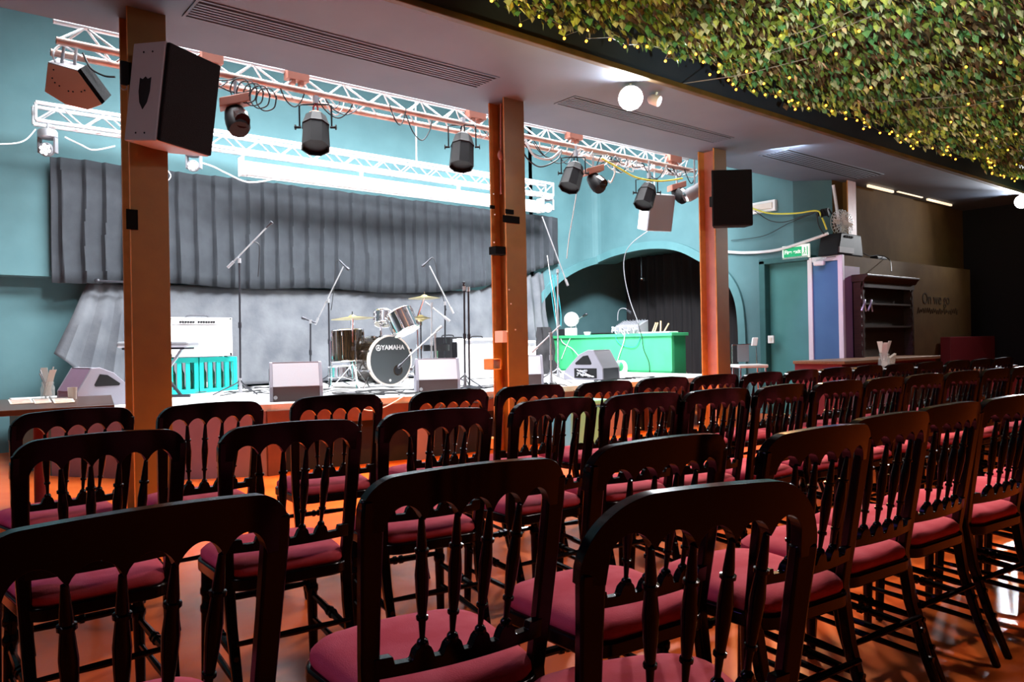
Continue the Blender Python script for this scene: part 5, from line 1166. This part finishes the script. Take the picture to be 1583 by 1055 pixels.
rows = {
 'front': [(-.02, 3.45, 2), (.56, 3.38, 6), (1.05, 3.27, 1), (1.61, 3.25, -9), (2.17, 3.14, -7), (2.67, 3.10, -7), (3.17, 3.03, -3), (3.68, 3.03, -6), (4.13, 2.97, -5), (4.57, 2.91, -4), (5.01, 2.88, -1), (5.48, 2.88, -4), (5.94, 2.86, -3), (6.42, 2.83, -5), (6.90, 2.79, -5), (7.38, 2.75, -5), (7.85, 2.72, -4), (8.32, 2.70, -4)],
 'second': [(-.02, 2.42, 3), (.455, 2.33, 1), (.945, 2.20, -6), (1.48, 2.22, -9), (2.08, 2.26, -4), (2.52, 2.18, -9), (2.94, 2.10, -7), (3.38, 2.04, -1), (3.83, 1.99, -5), (4.28, 1.96, -2), (4.74, 1.94, -5), (5.21, 1.91, -5), (5.68, 1.88, -3), (6.15, 1.86, -3), (6.62, 1.84, -4), (7.1, 1.82, -3)],
 'third': [(.285, 1.17, 2), (.847, 1.15, -7), (1.40, 1.145, -6), (1.83, .99, -6), (2.28, 1.02, -5), (2.73, 1.03, -4), (3.18, 1.0, -6), (3.64, .96, -4), (4.10, .93, -5)],
 'nearest': [(.985, .715, -19)],
}
special = {('nearest', 0): 'nearest black spindle-back chair with round shouldered crest, standing alone at the bottom',
           ('third', 0): 'black spindle-back chair cut by the bottom left corner, red seat hidden',
           ('third', 1): 'large black spindle-back chair with red seat at bottom centre, third row'}
ordn = ['first', 'second', 'third', 'fourth', 'fifth', 'sixth', 'seventh', 'eighth', 'ninth', 'tenth', 'eleventh', 'twelfth', 'thirteenth', 'fourteenth', 'fifteenth', 'sixteenth', 'seventeenth', 'eighteenth']
proto = make_chair(); bpy.context.view_layer.update(); used = False
parts = list(proto.children)
rg = random.Random(4)
for rn, L in rows.items():
    for i, (x, y, yw) in enumerate(L):
        if rn == 'nearest': c = make_chair(.115, .41)
        elif not used: c = proto; used = True
        else:
            c = proto.copy(); COL.objects.link(c)
            for p in parts: q = p.copy(); COL.objects.link(q); q.parent = c
        c.location = (x, y, 0); c.rotation_euler = (0, 0, math.radians(yw))
        c['label'] = special.get((rn, i)) or 'black spindle-back chair with red velvet seat, %s from left in the %s row' % (ordn[i], {'front': 'front', 'second': 'second', 'third': 'third'}[rn])
        c['group'] = 'banquet chairs in the %s row' % rn
# ------------------------------------------------------------------ leafy ceiling
ZF = 3.50
fo = thing('foliage_canopy', 'dense hanging artificial ivy ceiling of green and yellowish leaves', 'foliage', (6, 2, ZF+.1))
rg = random.Random(9)
def leaf_mesh(mt):
    m = M(); vs = [(0, 0, 0), (.018, .020, -.004), (.023, .042, -.002), (0, .075, -.010), (-.023, .042, -.002), (-.018, .020, -.004), (0, .035, .007)]
    m.add(vs, [(0, 1, 6), (1, 2, 6), (2, 3, 6), (3, 4, 6), (4, 5, 6), (5, 0, 6)]); return m
LV = [Vector(v) for v in ((0, 0, 0), (.016, .018, -.003), (.030, .044, -.002), (0, .080, -.012), (-.030, .040, -.002), (-.016, .018, -.003), (0, .034, .008))]
LF = [(0, 1, 6), (1, 2, 6), (2, 3, 6), (3, 4, 6), (4, 5, 6), (5, 0, 6)]
leafmats = ['leaf_a', 'leaf_b', 'leaf_c', 'leaf_d', 'leaf_e']
def edge_y(x): return 4.10+.10*math.sin(x*2.1)+.06*math.sin(x*5.3+1)
cands = []
st = .051; x = .8
row = 0
y = -1.5
while y < 4.2:
    x = 1.0+(row % 2)*st/2
    while x < 15:
        px = x+rg.uniform(-.012, .012); py = y+rg.uniform(-.012, .012)
        v = Vector((px, py, ZF))-CAM; dz = v.dot(FW)
        if dz > .5:
            ix = v.dot(RT)/dz*CF; iy = v.dot(UP)/dz*CF
            if abs(ix) < CW*.62 and iy < CH*.60 and py < edge_y(px):
                nn = noise.noise(Vector((px*.9, py*.9, 0)))
                n2 = noise.noise(Vector((px*3, py*3, 7)))
                if n2 > -.30 or rg.random() < .35: cands.append((dz, px, py, nn, n2))
        x += st*(1.0 if x < 8 else 1.25)
    y += st*.95; row += 1
cands.sort()
def leaf_tf(px, py, n2):
    z = ZF+.07*n2+rg.uniform(-.045, .045)+max(0, (py-3.6))*.05
    ez = rg.gauss(0, .38)+PI; tl = rg.uniform(-1.35, -.6); rl = rg.gauss(0, .28)
    s = rg.uniform(.85, 1.2)
    return Matrix.Translation((px, py, z)) @ Matrix.Rotation(ez, 4, 'Z') @ Matrix.Rotation(tl, 4, 'X') @ Matrix.Rotation(rl, 4, 'Y') @ Matrix.Scale(s, 4)
def leaf_m(px, py, nn):
    r = rg.random()
    if nn > .12: w_ = (.25, .35, .15, .10, .15)
    elif nn > -.15: w_ = (.25, .12, .25, .15, .23)
    else: w_ = (.25, .08, .12, .35, .20)
    k = 0
    for q in w_:
        if r < q: return k
        r -= q; k += 1
    return 0
lm = []
for k in range(5):
    me = bpy.data.meshes.new('leaf'); me.from_pydata([v.copy() for v in LV], [], LF); me.materials.append(MATS[leafmats[k]]); lm.append(me)
stuffv = []; stufff = []; stuffm = []
offv = fo.location
for i, (dz, px, py, nn, n2) in enumerate(cands):
    Mx = leaf_tf(px, py, n2); k = leaf_m(px, py, nn)
    if i < 300:
        o = bpy.data.objects.new('leaf', lm[k]); COL.objects.link(o); o.parent = fo; o.matrix_local = Matrix.Translation(-offv) @ Mx
    else:
        n = len(stuffv); stuffv += [Mx @ v - offv for v in LV]; stufff += [tuple(a+n for a in f) for f in LF]; stuffm += [k]*6
    if i % 3 == 0:      # second layer just above, gap shade put in by darker leaf colours
        Mx = Matrix.Translation((rg.uniform(-.02, .02), rg.uniform(-.02, .02), .06)) @ leaf_tf(px, py, n2); n = len(stuffv); stuffv += [Mx @ v - offv for v in LV]; stufff += [tuple(a+n for a in f) for f in LF]; stuffm += [rg.choice((0, 3, 3, 4))]*6
me = bpy.data.meshes.new('foliage'); me.from_pydata(stuffv, [], stufff)
for k in leafmats: me.materials.append(MATS[k])
me.polygons.foreach_set('material_index', stuffm)
o = bpy.data.objects.new('foliage', me); COL.objects.link(o); o.parent = fo; o['kind'] = 'stuff'
M().box((-1, -3, ZF+.13), (15.2, 4.05, ZF+.15)).make('net_backing', 'dark_ceiling', fo)
m = M()
for (xa, ya, xb, yb_) in ((1130, 100, 1360, 20), (1330, 160, 1583, 130), (1400, 170, 1583, 150), (1200, 60, 1330, 10), (1050, 130, 1250, 90)):
    a = P(xa, ya, 2, ZF-.06); b = P(xb, yb_, 2, ZF-.06); M().tube([a, (a+b)/2+Vector((0, 0, -.03)), b], .004, 4).make('support_wire', 'steel', fo)
# fairy lights
fl = thing('fairy_lights', 'string of warm amber fairy lights woven through the ivy ceiling', 'string light', (6, 3.5, ZF))
bm_ = M().ball((0, 0, 0), .011, 6); 
bulb0 = None
pos = []
for k in range(80):
    x = 3.1+k*.135+rg.uniform(-.06, .06); pos.append(Vector((x, min(edge_y(x)-.01-abs(rg.gauss(0, .13)), 4.2), ZF-.03-rg.uniform(0, .06))))
for k in range(110):
    x = rg.uniform(2.5, 13.5); y = rg.uniform(1.2, 4.0)
    if x < 5 and rg.random() < .5: continue
    pos.append(Vector((x, y, ZF-.06-rg.uniform(0, .03))))
for p in pos:
    if bulb0 is None:
        bulb0 = M().ball((0, 0, 0), .011, 6); o = bulb0.make('bulb', 'bulb_warm', None, smooth=True); o.parent = fl; o.location = p-fl.location; b0 = o
    else:
        o = b0.copy(); COL.objects.link(o); o.location = p-fl.location
M().tube([p+Vector((0, 0, .02)) for p in sorted(pos[:80], key=lambda q: q.x)], .003, 4).make('wire', 'wire', fl)
# lights that wash the foliage from below
spot('foliage_spot', (2.4, 3.4, 2.2), (4.2, 3.1, 3.5), 170, (1.0, .88, .30), 100, .7)
spot('foliage_spot', (4.6, 1.6, 2.0), (6.0, 3.0, 3.5), 260, (.88, 1.0, .82), 90, .8)
spot('foliage_spot', (8.0, 2.6, 2.4), (9.8, 3.0, 3.5), 90, (1.0, .85, .45), 80, .8)
